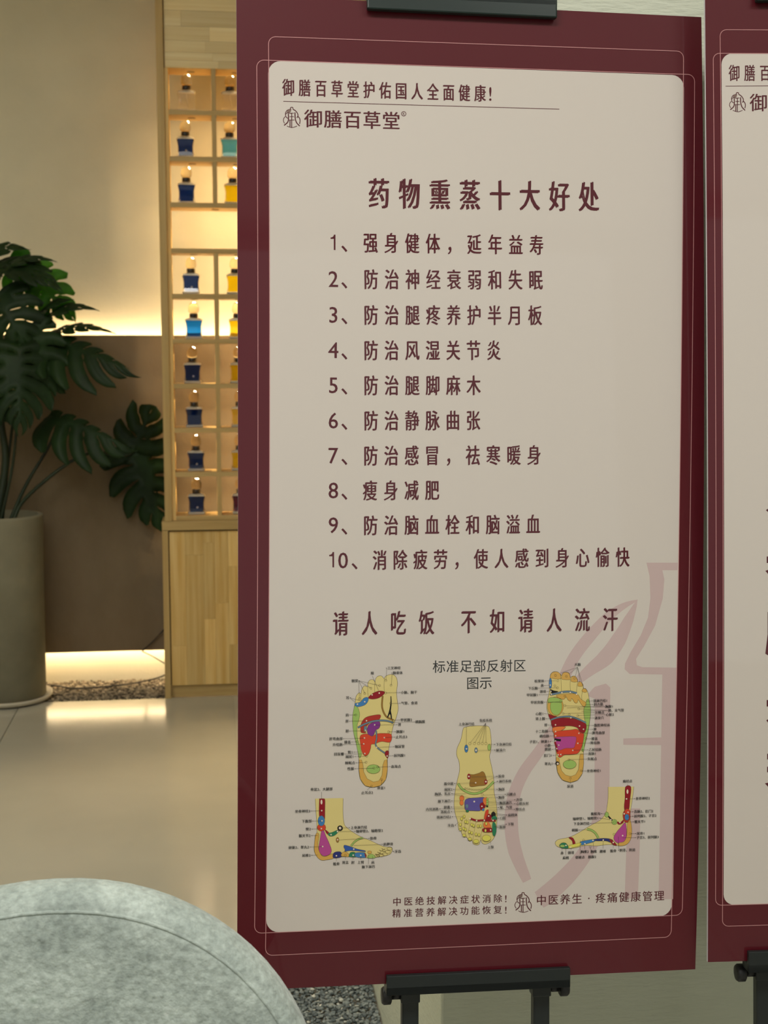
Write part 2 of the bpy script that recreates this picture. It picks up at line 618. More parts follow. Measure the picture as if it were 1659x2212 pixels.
ME = {}
ME['glass'] = sqloft([(.030, .015, 0), (.032, .0165, .003), (.031, .016, .009), (.0275, .0145, .022), (.0272, .0145, .045), (.031, .016, .064), (.0325, .0165, .070), (.031, .0155, .0735), (.017, .012, .0775), (.010, .010, .079)]).mesh('glass_body')
ME['liquid'] = sqloft([(.0245, .0115, .0095), (.0238, .0115, .022), (.0236, .0115, .045), (.0262, .012, .060), (.0285, .0125, .0675)], .002).mesh('liquid')
ME['stripe'] = sqloft([(.0285, .0125, .068), (.0265, .0115, .0715), (.012, .008, .0745)], .002).mesh('shoulder_glow')
ME['base'] = sqloft([(.029, .014, .0008), (.0305, .0155, .003), (.030, .015, .0075), (.027, .0135, .0085)]).mesh('glass_foot_glint')
ME['collar'] = MB().lathe([(.0145, .0785), (.0155, .0795), (.0155, .0925), (.0145, .0935), (.010, .0935)], 24).mesh('collar')
ME['stop'] = MB().lathe([(.008, .0937), (.0165, .097), (.0195, .103), (.0200, .112), (.0185, .121), (.0145, .129), (.008, .1335), (.001, .135)], 24).mesh('stopper')
ME['mark'] = MB().lathe([(.0036, -.0125), (.0036, -.0117)], 12, center=(0.003, 0, .026), axis='Y').mesh('emblem')
M_glint = mat('glinting_glass_edge', (1, .97, .9), .3, trans=.15, ior=1.4)  # whitish inserts painting the lamp light caught in shoulder and foot
for k, m in (('glass', M_glass), ('base', M_glint), ('stripe', M_glint), ('collar', M_collar), ('stop', M_stop), ('mark', M_mark)): ME[k].materials.append(m)
for p in ME['stop'].polygons: p.use_smooth = True
LM = {}
for k, m in LIQ.items():
    if m is None: continue
    LM[k] = ME['liquid'].copy(); LM[k].materials.append(m)
ME['tubes'] = MB().tube([(0, 0, .0785), (.001, .0, .05), (.008, 0, .012)], .0012, 6).mesh('dip_tube'); ME['tubes'].materials.append(mat('dip_tube', (.8, .75, .6), .3))


def bottle(x, k, color, label, mark, yaw=0, group=None):
    z = zs[k + 1] + ST + .0003
    b = empty('perfume_bottle', (x, SY + .055, z), label, 'bottle', group)
    b.rotation_euler.z = yaw

    def p(n, me, lab=None):
        o = bpy.data.objects.new(n, me); COL.objects.link(o); o.parent = b
        if lab: o['label'] = lab
        return o
    p('glass_body', ME['glass'])
    p('glass_foot_glint', ME['base'])
    p('glass_shoulder_glint', ME['stripe'])
    if color != 'clear': p('liquid', LM[color], color + ' liquid')
    else: p('dip_tube', ME['tubes'])
    p('collar', ME['collar'])
    p('stopper', ME['stop'])
    if mark: p('emblem', ME['mark'], 'small pale round emblem')
    return b


ROWN = ['top', 'second', 'third', 'fourth', 'fifth', 'sixth', 'seventh', 'eighth', 'ninth', 'bottom']
c1 = [(0, 404, 'clear', 0), (1, 402, 'dark blue', 1), (2, 404, 'dark blue', 0), (4, 414, 'dark blue', 1), (5, 420, 'backlit blue', 0), (6, 417, 'dark blue', 1), (7, 421, 'dark blue', 0), (8, 425, 'dark blue', 1), (9, 426, 'dark blue', 1)]
L1 = {0: 'clear empty-looking glass bottle with round stopper, top niche of the left shelf column',
      1: 'dark blue bottle with pale emblem in the second niche from the top, left column',
      2: 'dark blue bottle without emblem just above the wide empty niche, left column',
      4: 'dark blue bottle just below the wide empty niche, left column',
      5: 'backlit blue bottle lit from behind by the glowing wall line, left column',
      6: 'dark blue bottle right below the backlit blue one, left column',
      7: 'dark blue bottle without emblem, fourth niche from the bottom of left column'.replace('fourth', 'third'),
      8: 'dark blue bottle in the second niche from the bottom, left column',
      9: 'dark blue bottle in the bottom niche above the cupboard, left column'}
for k, px, c, mk in c1:
    zc = zs[k + 1] + .05
    py = 760
    q = at(px, 200 + 98 * k + 90, SY + .055)
    bottle(q.x, k, c, L1[k], mk, yaw=radians(random.Random(k).uniform(-4, 4)), group='perfume bottles in the lit niches')
c2 = [(0, 498, 'clear'), (1, 497, 'pale blue'), (2, 504, 'yellow'), (4, 509, 'yellow'), (5, 514, 'yellow'), (6, 516, 'yellow'), (7, 519, 'yellow'), (8, 519, 'yellow'), (9, 521, 'purple')]
L2 = {0: 'clear glass bottle in the top niche, right next to the maroon poster edge',
      1: 'pale blue bottle in the second niche, cut by the maroon poster edge',
      2: 'yellow bottle above the wide empty niche, cut by the poster edge',
      4: 'yellow bottle just below the wide empty niche, at the poster edge',
      5: 'yellow bottle beside the backlit blue one, glowing from behind',
      6: 'yellow bottle one niche below the glowing wall line, at the poster edge',
      7: 'yellow bottle third niche from the bottom, at the poster edge',
      8: 'yellow bottle directly above the purple bottle, at the poster edge',
      9: 'purple bottle in the bottom niche, mostly behind the poster edge'}
for k, px, c in c2:
    q = at(px, 200 + 98 * k + 90, SY + .055)
    bottle(q.x, k, c, L2[k], 0, yaw=radians(random.Random(k + 50).uniform(-4, 4)), group='perfume bottles in the lit niches')

# ------------------------------------------------------------------ cables on the gravel
tag(MB().tube(crv([(-.95, 5.268, .012), (-.74, 5.268, .012), (-.62, 5.225, .012), (-.56, 5.175, .012), (-.5, 5.168, .012), (-.40, 5.18, .014), (-.30, 5.20, .02), tuple(at(350, 1461, 5.18)), (-.168, 5.19, .07)], 6), .003, 6).build('power_cable', M_cable),
    'black cable lying along the gravel between planter and cupboard', 'cable')
tag(MB().tube(crv([tuple(at(357, 1357, PAN_Y - .012)), tuple(at(330, 1386, PAN_Y - .01)), tuple(at(309, 1405, PAN_Y - .008)), tuple(at(312, 1409, PAN_Y + .0)), tuple(at(330, 1418, PAN_Y + .01)), tuple(at(352, 1431, PAN_Y - .01)), tuple(at(362, 1437, PAN_Y - .02))], 5), .0026, 6).build('power_cable', M_cable),
    'black cable loop leaving the bottom edge of the wall panel beside the cupboard', 'cable')

# curtain along the shop front behind the camera: it softens the daylight and shows in the glossy prints
M_curtain = mat('pale_curtain', (.62, .6, .54), .9)
bm = bmesh.new()
pr = None
for i in range(241):
    x = -2.2 + 4.8 * i / 240
    y = -3.42 + .035 * sin(i * .55) + .012 * sin(i * .23)
    a, b = bm.verts.new((x, y, .02)), bm.verts.new((x, y, 2.9))
    if pr: bm.faces.new((pr[0], a, b, pr[1])).smooth = True
    pr = (a, b)
mb = MB(); mb.bm.free(); mb.bm = bm
tag(mb.build('trim_2', M_curtain), 'pale pleated curtain along the shop front', kind='structure')
# ------------------------------------------------------------------ monstera in its planter
PR = .15
pe = at(101, 1300, 5.12)
pc = Vector((pe.x - PR * 1.01, 5.085, 0))
RZ = at(20, 1119, 4.97).z
pot = empty('potted_monstera', pc, 'dark monstera plant in a tall pale cylindrical planter', 'plant')
prof = [(PR * .93, .018), (PR * .955, .022), (PR, RZ - .01), (PR, RZ - .002), (PR - .003, RZ), (PR - .014, RZ), (PR - .016, RZ - .003), (PR - .02, RZ - .04)]
MB().lathe(prof, 64).build('planter', M_pot, pot)
MB().lathe([(PR * .9, .006), (PR * 1.06, .006), (PR * 1.11, .014), (PR * 1.115, .024), (PR * 1.10, .025), (PR * 1.09, .0175), (PR * .8, .0165)], 64).build('saucer', M_saucer, pot)
MB().lathe([(.01, RZ - .045), (PR - .021, RZ - .041), (PR - .021, RZ - .036), (.06, RZ - .026), (.001, RZ - .022)], 40).build('soil', M_soil, pot)


def pl(v): return Vector(v) - pc


def stem(pts, rad, name='stem'):
    c = crv([tuple(pl(p)) for p in pts], 6)
    n = len(c)
    MB().tube(c, [rad[0] + (rad[1] - rad[0]) * i / (n - 1) for i in range(n)], 8).build(name, M_stem, pot)


def leaf(bp, tp, by, ty, W, n=6, split=.45, arch=.08, fold=.12, nh=(0, -1, .25), m=None, spread=1.0, seed=0, a0=118, a1=22, sag=0, lop=1.0):
    """monstera blade from its base pixel to its tip pixel at given depths; W is half-width / length"""
    rnd = random.Random(seed)
    B, T = pl(at(*bp, by)), pl(at(*tp, ty))
    Yv = T - B
    L = Yv.length
    Yv.normalize()
    Nn = Vector(nh).normalized()
    Xv = Yv.cross(Nn).normalized()
    Nn = Xv.cross(Yv).normalized()
    V, Fs = [], []
    S_ = 12

    def P3(x, t, lift=0):
        z = arch * 4 * t * (1 - t) - fold * abs(x) ** 1.5 * 2 - sag * t * t
        return B + (Xv * x + Yv * t + Nn * (z + lift)) * L
    for side in (1, -1):
        wside = W * (1 if side == 1 else lop)
        cl = []
        for i in range(n + 2):
            f = (i - .5) / n
            t0 = max(0.0, min(.97, .03 + .9 * f ** 1.15)) if f > 0 else 0.0
            ang = radians(a0 + (a1 - a0) * max(-.08, min(1.05, f)) + rnd.uniform(-4, 4))
            ln = wside * (1.0 + .35 * sin(pi * min(1, max(0, f * 1.2)))) * (1 - .55 * max(0, f - .45) / .55) * rnd.uniform(.93, 1.07)
            if i == 0: ln *= .9
            row = []
            for k in range(S_ + 1):
                s = k / S_
                aa = ang - radians(22) * s * s * spread
                row.append((side * ln * s * sin(aa), t0 + ln * s * cos(aa)))
            cl.append(row)
        for i in range(1, n + 1):
            ss = split * rnd.uniform(.8, 1.25)
            if i == n: ss = .9
            o = len(V)
            hole = rnd.random() < .6
            for k in range(S_ + 1):
                s = k / S_
                occ = 1.0
                if s > ss: occ = .86 * sqrt(max(0.0, 1 - ((s - ss) / (1 - ss)) ** 3.0)) + .01
                elif hole and .14 < s < ss * .6: occ = .84
                c = Vector(cl[i][k])
                lo = (c + Vector(cl[i - 1][k])) / 2 if i > 1 else c + (c - Vector(cl[i + 1][k])) * .5
                hi = (c + Vector(cl[i + 1][k])) / 2 if i < n else c + (c - Vector(cl[i - 1][k])) * .5
                lo = c.lerp(lo, occ); hi = c.lerp(hi, occ)
                for q, pt in enumerate((lo, c, hi)):
                    V.append(P3(pt[0], pt[1], (.006 if q == 1 else 0)))
            for k in range(S_):
                for q in (0, 1):
                    a = o + k * 3 + q
                    Fs.append((a, a + 1, a + 4, a + 3) if side == 1 else (a, a + 3, a + 4, a + 1))
    me = bpy.data.meshes.new('leaf')
    me.from_pydata([tuple(v) for v in V], [], Fs)
    bm = bmesh.new(); bm.from_mesh(me)
    bmesh.ops.remove_doubles(bm, verts=bm.verts, dist=.0002)
    bm.normal_update()
    top = list(bm.faces)
    rim = [e for e in bm.edges if len(e.link_faces) == 1]
    tw = {v: bm.verts.new(v.co - v.normal * .0012) for v in list(bm.verts)}
    for f in top:
        try: bm.faces.new([tw[v] for v in reversed(f.verts)])
        except ValueError: pass
    for e in rim:
        a_, b_ = e.verts
        try: bm.faces.new((a_, b_, tw[b_], tw[a_]))
        except ValueError: pass
    for f in bm.faces: f.smooth = True
    bm.to_mesh(me); bm.free()
    o = link('leaf', me, m or M_leaf, pot)
    mb = MB()
    mb.tube([P3(0, t / 10, -.004) for t in range(11)], [.0022 - .00017 * t for t in range(11)], 6)
    mb.build('midrib', M_rib, o)
    return o


c0 = pc + Vector((0, 0, RZ - .03))
stem([c0 + Vector((-.02, 0, 0)), at(12, 1000, 5.1), at(2, 900, 5.1), at(5, 760, 5.1)], (.016, .010))
stem([c0 + Vector((.03, 0, 0)), at(45, 1070, 5.1), at(75, 1015, 5.1), at(105, 965, 5.1), at(122, 925, 5.1)], (.008, .005))
stem([c0 + Vector((.045, -.02, 0)), at(48, 1085, 5.08), at(110, 1028, 5.07), at(170, 988, 5.07), at(215, 977, 5.12), at(262, 987, 5.19), at(294, 974, 5.222)], (.008, .004))
stem([c0 + Vector((0, -.03, 0)), at(28, 1000, 5.05), at(40, 860, 5.0), at(46, 745, 5.0)], (.006, .004))
stem([c0 + Vector((0, .02, 0)), at(30, 900, 5.14), at(70, 740, 5.12), at(100, 700, 5.1)], (.006, .004))
stem([c0 + Vector((-.03, .02, 0)), at(-20, 800, 5.12), at(-15, 640, 5.1), at(0, 600, 5.1)], (.007, .004))
# blades, from the back to the front
leaf((62, 590), (160, 690), 5.12, 5.10, .34, 5, .5, .1, m=M_leaf_backlit, seed=31)
leaf((18, 560), (92, 640), 5.12, 5.12, .42, 5, .5, .1, m=M_leaf_backlit, seed=32)
leaf((-36, 578), (64, 540), 5.12, 5.1, .24, 3, .5, .26, seed=1, nh=(0, -.75, 1))
leaf((-20, 600), (124, 566), 5.1, 5.05, .20, 5, .5, .16, seed=2, nh=(.1, -.5, 1))
leaf((-10, 570), (136, 632), 5.08, 5.0, .26, 5, .55, .12, seed=3, nh=(.3, -.8, .8), a0=95)
leaf((70, 700), (160, 648), 5.12, 5.05, .22, 4, .55, .16, seed=4, nh=(-.2, -.6, 1))
leaf((80, 715), (216, 672), 5.1, 5.02, .20, 5, .55, .2, seed=5, nh=(0, -.5, 1))
leaf((95, 728), (252, 722), 5.08, 5.0, .16, 6, .5, .12, seed=6, nh=(.1, -.5, 1))
leaf((95, 735), (284, 800), 5.04, 4.98, .46, 6, .26, .06, seed=7, nh=(.4, -.85, .55), a0=104, a1=26, lop=.3)
leaf((-10, 640), (60, 745), 5.05, 5.0, .5, 5, .5, .1, seed=8, nh=(-.2, -1, .5))
leaf((60, 700), (112, 880), 5.03, 4.97, .30, 6, .42, .06, seed=9, nh=(-.3, -1, .2))
leaf((42, 742), (44, 925), 4.98, 4.93, .42, 7, .42, .05, seed=10, nh=(.15, -1, .1))
leaf((-25, 750), (-10, 920), 5.0, 4.95, .4, 6, .42, .05, seed=11, nh=(.1, -1, .1))
leaf((104, 896), (280, 968), 5.08, 5.03, .44, 6, .30, .05, seed=12, nh=(.35, -.85, .45), a0=112, a1=20, lop=.22)
leaf((296, 972), (352, 1138), 5.222, 5.222, .42, 5, .30, .0, fold=.02, seed=13, nh=(0, -1, 0), a0=125, lop=.7)
leaf((288, 972), (325, 888), 5.215, 5.215, .62, 3, .42, .0, fold=.02, seed=14, nh=(0, -1, 0), a0=95)

# ------------------------------------------------------------------ felt chair in the foreground
M_felt = mat('grey_green_felt', (.4, .45, .4), .95, spec=.1)
rmp = noise_color(M_felt, (.22, .26, .24, 1), (.52, .585, .535, 1), 11, 8, stretch=(1, 1, 1), bump=.5, bscale=120, bdist=.006, lo=.28, hi=.68, rough=.72)
nodes(M_felt)[3].inputs['Sheen Weight'].default_value = .35
nodes(M_felt)[3].inputs['Sheen Roughness'].default_value = .4
nt, N_, L_, B_ = nodes(M_felt)
n2 = N_.new('ShaderNodeTexNoise'); n2.inputs['Scale'].default_value = 160; n2.inputs['Detail'].default_value = 3
tc = N_.new('ShaderNodeTexCoord'); L_.new(tc.outputs['Object'], n2.inputs['Vector'])
mx = N_.new('ShaderNodeMix'); mx.data_type = 'RGBA'; mx.blend_type = 'OVERLAY'; mx.inputs[0].default_value = .45
L_.new(rmp.outputs[0], mx.inputs[6]); L_.new(n2.outputs['Fac'], mx.inputs[7]); L_.new(mx.outputs[2], B_.inputs['Base Color'])

CY = 1.25
ca, cr = at(110, 1896, CY), at(712, 2212, CY)
ax = at(700, 1896, CY).x - ca.x        # half width of the oval back
HB = ax * .98
chair = empty('felt_chair', (ca.x, CY - .1, 0), 'grey-green felt chair with a rounded back, in the lower left foreground', 'chair')
cen = Vector((0, .1, ca.z - HB - .006))
TH = .055


def oval(off, y, n=72, sx=1.0):
    out = []
    for k in range(n):
        a = 2 * pi * k / n
        x, z = cos(a), sin(a)
        ex = .93
        X = (abs(x) ** ex) * (1 if x >= 0 else -1) * (ax - off)
        zz = (abs(z) ** ex) * (1 if z >= 0 else -1) * (HB - off)
        if z < 0: zz *= .75
        yy = y + .06 * (1 - cos(min(1.2, abs(X) * 3.2)))*-1
        out.append(Vector((cen.x + X, cen.y + yy - .10 * (zz - HB) * -1 * .6, cen.z + zz)))
    return out


bm = bmesh.new()
prof = [(.19, -.038), (.13, -.036), (.07, -.034), (.035, -.032), (.022, -.0305), (.016, -.0280), (.010, -.0265), (.004, -.019), (0, -.004), (0, .012), (.006, .027), (.016, .034), (.03, .037), (.07, .040), (.13, .043), (.19, .044)]
rings = [[bm.verts.new(v) for v in oval(o, y)] for o, y in prof]
for a, b in zip(rings, rings[1:]):
    n = len(a)
    for k in range(n): bm.faces.new((a[k], a[(k + 1) % n], b[(k + 1) % n], b[k])).smooth = True
bm.faces.new(rings[0]); bm.faces.new(rings[-1][::-1])
mb = MB(); mb.bm.free(); mb.bm = bm
mb.build('backrest', M_felt, chair)
MB().tube(oval(.0160, -.0275), .0020, 8, close=True).build('piping', M_felt, chair)
MB().tube(oval(.010, .0315), .0028, 8, close=True).build('piping', M_felt, chair)
# seat and legs, below the frame
sz = .45
prof = []
bm = bmesh.new()
rr = []
for off, z in ((.02, sz - .09), (0, sz - .075), (0, sz - .015), (.02, sz), (.08, sz + .012), (.16, sz + .015)):
    rr.append([bm.verts.new((cos(2 * pi * k / 48) * (.235 - off), -.17 + sin(2 * pi * k / 48) * (.23 - off), z)) for k in range(48)])
for a, b in zip(rr, rr[1:]):
    for k in range(48): bm.faces.new((a[k], a[(k + 1) % 48], b[(k + 1) % 48], b[k])).smooth = True
bm.faces.new(rr[0][::-1]); bm.faces.new(rr[-1])
mb = MB(); mb.bm.free(); mb.bm = bm
mb.build('seat', M_felt, chair)
for sx in (-1, 1):
    for sy in (-1, 1):
        MB().tube([(sx * .15, -.17 + sy * .14, sz - .08), (sx * .19, -.17 + sy * .18, 0)], [.014, .009], 12).build('leg', M_black, chair)
for sx in (-1, 1):
    MB().tube([(sx * .13, -.02, sz - .05), (sx * .135, .055, sz - .02), (sx * .13, .078, cen.z - HB * .5)], .01, 10).build('back_support', M_black, chair)
# ------------------------------------------------------------------ printing on flat boards
def euler3(a, b, c):
    Rz = Matrix(((cos(a), -sin(a), 0), (sin(a), cos(a), 0), (0, 0, 1)))
    Rx = Matrix(((1, 0, 0), (0, cos(b), -sin(b)), (0, sin(b), cos(b))))
    Ry = Matrix(((cos(c), 0, sin(c)), (0, 1, 0), (-sin(c), 0, cos(c))))
    return Rz @ Rx @ Ry


FONTC = bpy.data.curves.new('glyphs', 'FONT')
FONTC.resolution_u = 3
FONTO = bpy.data.objects.new('glyphs', FONTC)
COL.objects.link(FONTO)
GC = {}


def glyph(ch, bold):
    key = (ch, bold)
    if key not in GC:
        FONTC.body = ch
        FONTC.offset = bold
        bpy.context.view_layer.update()
        me = bpy.data.meshes.new_from_object(FONTO.evaluated_get(bpy.context.evaluated_depsgraph_get()))
        GC[key] = ([(v.co.x, v.co.y) for v in me.vertices], [tuple(p.vertices) for p in me.polygons])
        bpy.data.meshes.remove(me)
    return GC[key]


class Board:
    W, Hh, TK = .6, 1.24445, .005

    def __init__(s, name, ang, bl, dist, label):
        s.R = euler3(*ang)
        s.O = CAM + ray(*bl) * dist
        s.o = empty(name, s.O, label, 'poster')
        s.o.rotation_euler = s.R.to_euler()
        s.ex, s.n, s.ez = s.R.col[0], s.R.col[1], s.R.col[2]

    def uv(s, px, py, off=0):
        d = ray(px, py)
        t = ((s.O - CAM).dot(s.n) + off) / d.dot(s.n)
        P = CAM + d * t - s.O
        return P.dot(s.ex), P.dot(s.ez)

    def bow(s, v, a):
        t = max(0, min(1, v / s.Hh))
        return a * 4 * t * (1 - t)

    def world(s, u, v, y=0):
        return s.O + s.ex * u + s.ez * v + s.n * y


class Print:
    """a flat inked layer lying on a board; every draw() stacks a hair higher"""
    step = .000012

    def __init__(s, board, y0, tr=(0, 0, 1)):
        s.b, s.y = board, y0
        s.V, s.F, s.MI, s.mats = [], [], [], []
        s.ox, s.oy, s.sc = tr

    def m(s, mt):
        if mt not in s.mats: s.mats.append(mt)
        return s.mats.index(mt)

    def cv(s, p):
        return s.b.uv(s.ox + p[0] / s.sc, s.oy + p[1] / s.sc)

    def add(s, pts, faces, mt, dy=0):
        o = len(s.V)
        s.V += [(u, -s.y - dy, v) for u, v in pts]
        mi = s.m(mt)
        for f in faces:
            s.F.append(tuple(i + o for i in f))
            s.MI.append(mi)

    def fill(s, pts, mt, smooth=True, up=True, uvs=False):
        if smooth and not uvs: pts = crv(pts, 4, True)
        q = pts if uvs else [s.cv(p) for p in pts]
        tri = geometry.tessellate_polygon([[Vector((a, b, 0)) for a, b in q]])
        if up: s.y += s.step
        s.add(q, tri, mt)
        return q

    def stroke(s, pts, w, mt, smooth=True, closed=False, up=True, uvs=False):
        """w in target-photo pixels (or metres if uvs)"""
        if smooth and len(pts) > 2 and not uvs: pts = crv(pts, 4, closed)
        q = [Vector(p) for p in (pts if uvs else [s.cv(p) for p in pts])]
        n = len(q)
        ws = w if isinstance(w, list) else [w] * n
        if isinstance(w, list) and len(w) != n:
            ws = [w[min(len(w) - 1, int(i / (n - 1) * (len(w) - 1)))] + (w[min(len(w) - 1, int(i / (n - 1) * (len(w) - 1)) + 1)] - w[min(len(w) - 1, int(i / (n - 1) * (len(w) - 1)))]) * ((i / (n - 1) * (len(w) - 1)) % 1) for i in range(n)]
        k = 1 if uvs else .000594
        L, R_ = [], []
        for i in range(n):
            a = q[i - 1] if (i or closed) else q[i]
            b = q[(i + 1) % n] if (i < n - 1 or closed) else q[i]
            t = b - a
            if t.length < 1e-9: t = Vector((1, 0))
            t.normalize()
            nn = Vector((-t.y, t.x)) * ws[i] * .5 * k
            L.append(tuple(q[i] + nn)); R_.append(tuple(q[i] - nn))
        if up: s.y += s.step
        fs = [(i, (i + 1) % n, n + (i + 1) % n, n + i) for i in range(n if closed else n - 1)]
        s.add(L + R_, fs, mt)

    def circle(s, c, r, mt, up=True, ry=None):
        s.fill([(c[0] + r * cos(2 * pi * k / 14), c[1] + (ry or r) * sin(2 * pi * k / 14)) for k in range(14)], mt, False, up)

    def ring(s, c, r, w, mt, ry=None):
        s.stroke([(c[0] + r * cos(2 * pi * k / 14), c[1] + (ry or r) * sin(2 * pi * k / 14)) for k in range(14)], w, mt, False, True)

    def text(s, st, p0, p1, h, wf=1.0, bold=0, mt=None, up=True):
        """glyph centres run from p0 to p1 (photo px); h = ink height in photo px"""
        mt = mt or M_text
        if up: s.y += s.step
        n = len(st)
        a, b = Vector(s.cv(p0)), Vector(s.cv(p1))
        em = h / .92 * .000594
        dirv = (b - a).normalized() if n > 1 and (b - a).length > 1e-6 else Vector((1, 0))
        perp = Vector((-dirv.y, dirv.x))
        for i, ch in enumerate(st):
            if ch == ' ': continue
            c = a.lerp(b, i / (n - 1)) if n > 1 else a
            vs, fs = glyph(ch, 0)
            cx = .5 if ord(ch) > 255 else (min(v[0] for v in vs) + max(v[0] for v in vs)) / 2
            cy = .375 if ord(ch) > 255 else .345
            for sh in ((-bold, bold) if bold else (0,)):   # heavier ink: the glyph struck twice, a hair apart
                pts = [tuple(c + dirv * ((x - cx + sh) * em * wf) + perp * ((y - cy + sh * .3) * em)) for x, y in vs]
                s.add(pts, fs, mt, .000007 if sh > 0 else 0)

    def left(s, st, p, h, mt=None, wf=1.0, bold=.018, anchor='l'):
        """small label: p is the left end (anchor l) or right end (r) or centre (c), horizontal in the board"""
        mt = mt or M_ink
        em = h / .92 * .000594
        adv = [(1.0 if ord(ch) > 255 else .58) * em * wf for ch in st]
        W_ = sum(adv)
        c = Vector(s.cv(p))
        x = c.x if anchor == 'l' else (c.x - W_ if anchor == 'r' else c.x - W_ / 2)
        for ch, ad in zip(st, adv):
            if ch != ' ':
                vs, fs = glyph(ch, 0)
                cx = .5 if ord(ch) > 255 else (min(v[0] for v in vs) + max(v[0] for v in vs)) / 2
                for sh in ((-bold, bold) if bold else (0,)):
                    s.add([(x + ad / 2 + (a - cx + sh) * em * wf, c.y + (b - .37) * em) for a, b in vs], fs, mt, .000007 if sh > 0 else 0)
            x += ad

    def build(s, name, parent=None, label=None):
        me = bpy.data.meshes.new(name)
        me.from_pydata(s.V, [], s.F)
        for m in s.mats: me.materials.append(m)
        me.polygons.foreach_set('material_index', s.MI)
        bm = bmesh.new(); bm.from_mesh(me)
        bm.normal_update()
        for f in bm.faces:
            if f.normal.y > 0: f.normal_flip()
        bm.to_mesh(me); bm.free()
        o = bpy.data.objects.new(name, me)
        COL.objects.link(o)
        o.parent = parent or s.b.o
        if label: o['label'] = label
        return o


def rrect(b, tl, tr, br, bl, r, bow, n=24):
    """rounded quad in board uv from photo-pixel corners; long edges follow the board's slight bow"""
    c = [Vector(b.uv(*p)) for p in (tl, tr, br, bl)]
    pts = []
    for i in range(4):
        p, a, d = c[i], c[i - 1], c[(i + 1) % 4]
        da, dd = (a - p).normalized() * r, (d - p).normalized() * r
        for k in range(7):
            t = radians(90 * k / 6)
            pts.append(p + da * (1 - sin(t)) + dd * (1 - cos(t)))
        # straight run to the next corner
        e0, e1 = p + dd, d + (p - d).normalized() * r
        for k in range(1, n): pts.append(e0.lerp(e1, k / n))
    return [(q.x + b.bow(q.y, bow), q.y) for q in pts]


def board_mesh(b, bl=.0018, br=.0075):
    n = 24
    bm = bmesh.new()
    rows = []
    for k in range(n + 1):
        v = b.Hh * k / n
        xl, xr = b.bow(v, bl), b.W + b.bow(v, br)
        rows.append([bm.verts.new(c) for c in ((xl, 0, v), (xr, 0, v), (xr, b.TK, v), (xl, b.TK, v))])
    for a, c in zip(rows, rows[1:]):
        for k in range(4):
            f = bm.faces.new((a[k], a[(k + 1) % 4], c[(k + 1) % 4], c[k]))
            f.material_index = 0 if k in (0,) else 1
    bm.faces.new(rows[0]).material_index = 1
    bm.faces.new(rows[-1]).material_index = 1
    bmesh.ops.recalc_face_normals(bm, faces=bm.faces)
    me = bpy.data.meshes.new('board')
    bm.to_mesh(me); bm.free()
    o = link('board', me, [M_maroon, M_edge], b.o)
    return o


EMB = [([(235, 420), (230, 340), (270, 265), (340, 230), (400, 225)], 1.5), ([(380, 215), (380, 185), (410, 165), (450, 178), (450, 215)], 1.7),
       ([(450, 220), (530, 270), (590, 350), (602, 420), (570, 480)], 1.9), ([(225, 440), (178, 500), (170, 580), (205, 645)], 1.4),
       ([(235, 420), (265, 470), (310, 492)], 1.5), ([(595, 430), (648, 490), (667, 570), (650, 660)], 1.8),
       ([(315, 355), (320, 500), (295, 610), (190, 705)], 2.2), ([(515, 315), (520, 480), (560, 620), (655, 725)], 2.2),
       ([(415, 335), (415, 760)], 1.8), ([(365, 550), (365, 745)], 2.0), ([(350, 338), (480, 338)], 1.1), ([(350, 445), (480, 445)], 1.1),
       ([(330, 545), (500, 545)], 1.1), ([(270, 722), (350, 755), (450, 768), (575, 725)], 1.1), ([(235, 385), (265, 335), (330, 335), (400, 345)], 1.2)]


def emblem(b, cx, cy, mt, parent, y, k=1.0):
    p = Print(b, y, (cx - 415 / 13.825 * k, cy - 470 / 13.825 * k, 13.825 / k))
    for pts, w_ in EMB: p.stroke(pts, w_ * k, mt)
    p.fill([(275, 290), (300, 250), (350, 232), (398, 245), (385, 295), (345, 320), (290, 325)], ink('faded_maroon', (.20, .13, .11, 1)))
    return p.build('emblem', parent)


# ------------------------------------------------------------------ poster one
B1 = Board('poster', (.00272827771, -.0973691191, .0143085766), (511.727969, 2140.24170), 1.68978148,
           'large maroon-bordered poster of a numbered list above foot reflexology diagrams')
board_mesh(B1)
p = Print(B1, .0003)
p.fill(rrect(B1, (577.5, 131), (1476, 163), (1449.5, 1978), (573.5, 2014.5), .016, .0036), M_panel, uvs=True)
panel = p.build('pale_panel', B1.o)
LAY = .00045
p = Print(B1, .0005)
lw = .00085
for tl, tr, br, bl in (((579, 79), (1475.5, 111), (1448.6, 2024), (572.5, 2064)), ((553, 129.5), (1499, 161.5), (1472, 1976.5), (548.4, 2016))):
    p.stroke(rrect(B1, tl, tr, br, bl, .009, .0036), lw, M_line, closed=True, uvs=True)
p.build('border_line', B1.o)

# pale watermark emblem behind the diagrams
p = Print(B1, .00034, (1020, 1200, 2.911))
p.step = .000011
p.y = .00031
W_ = M_water
p.stroke([(1040, 280), (950, 318), (850, 390), (730, 520), (640, 640), (580, 760)], [2, 14, 22, 26, 26, 26], W_)
p.stroke([(1036, 285), (985, 400), (920, 530), (840, 640), (740, 720), (660, 790)], [2, 22, 34, 36, 26, 16], W_)
p.fill([(1095, 45), (1292, 45), (1290, 92), (1195, 92), (1208, 150), (1198, 270), (1150, 440), (1080, 570), (1030, 650), (1035, 690), (1070, 702), (1285, 705), (1283, 745), (1195, 748), (990, 745), (958, 715), (960, 680), (1000, 600), (1060, 500), (1105, 390), (1120, 270), (1115, 130)], W_, smooth=False)
p.fill([(1195, 740), (1283, 740), (1262, 2160), (1172, 2160)], W_, smooth=False)
p.fill([(950, 1150), (1200, 1143), (1200, 1192), (950, 1190)], W_, smooth=False)
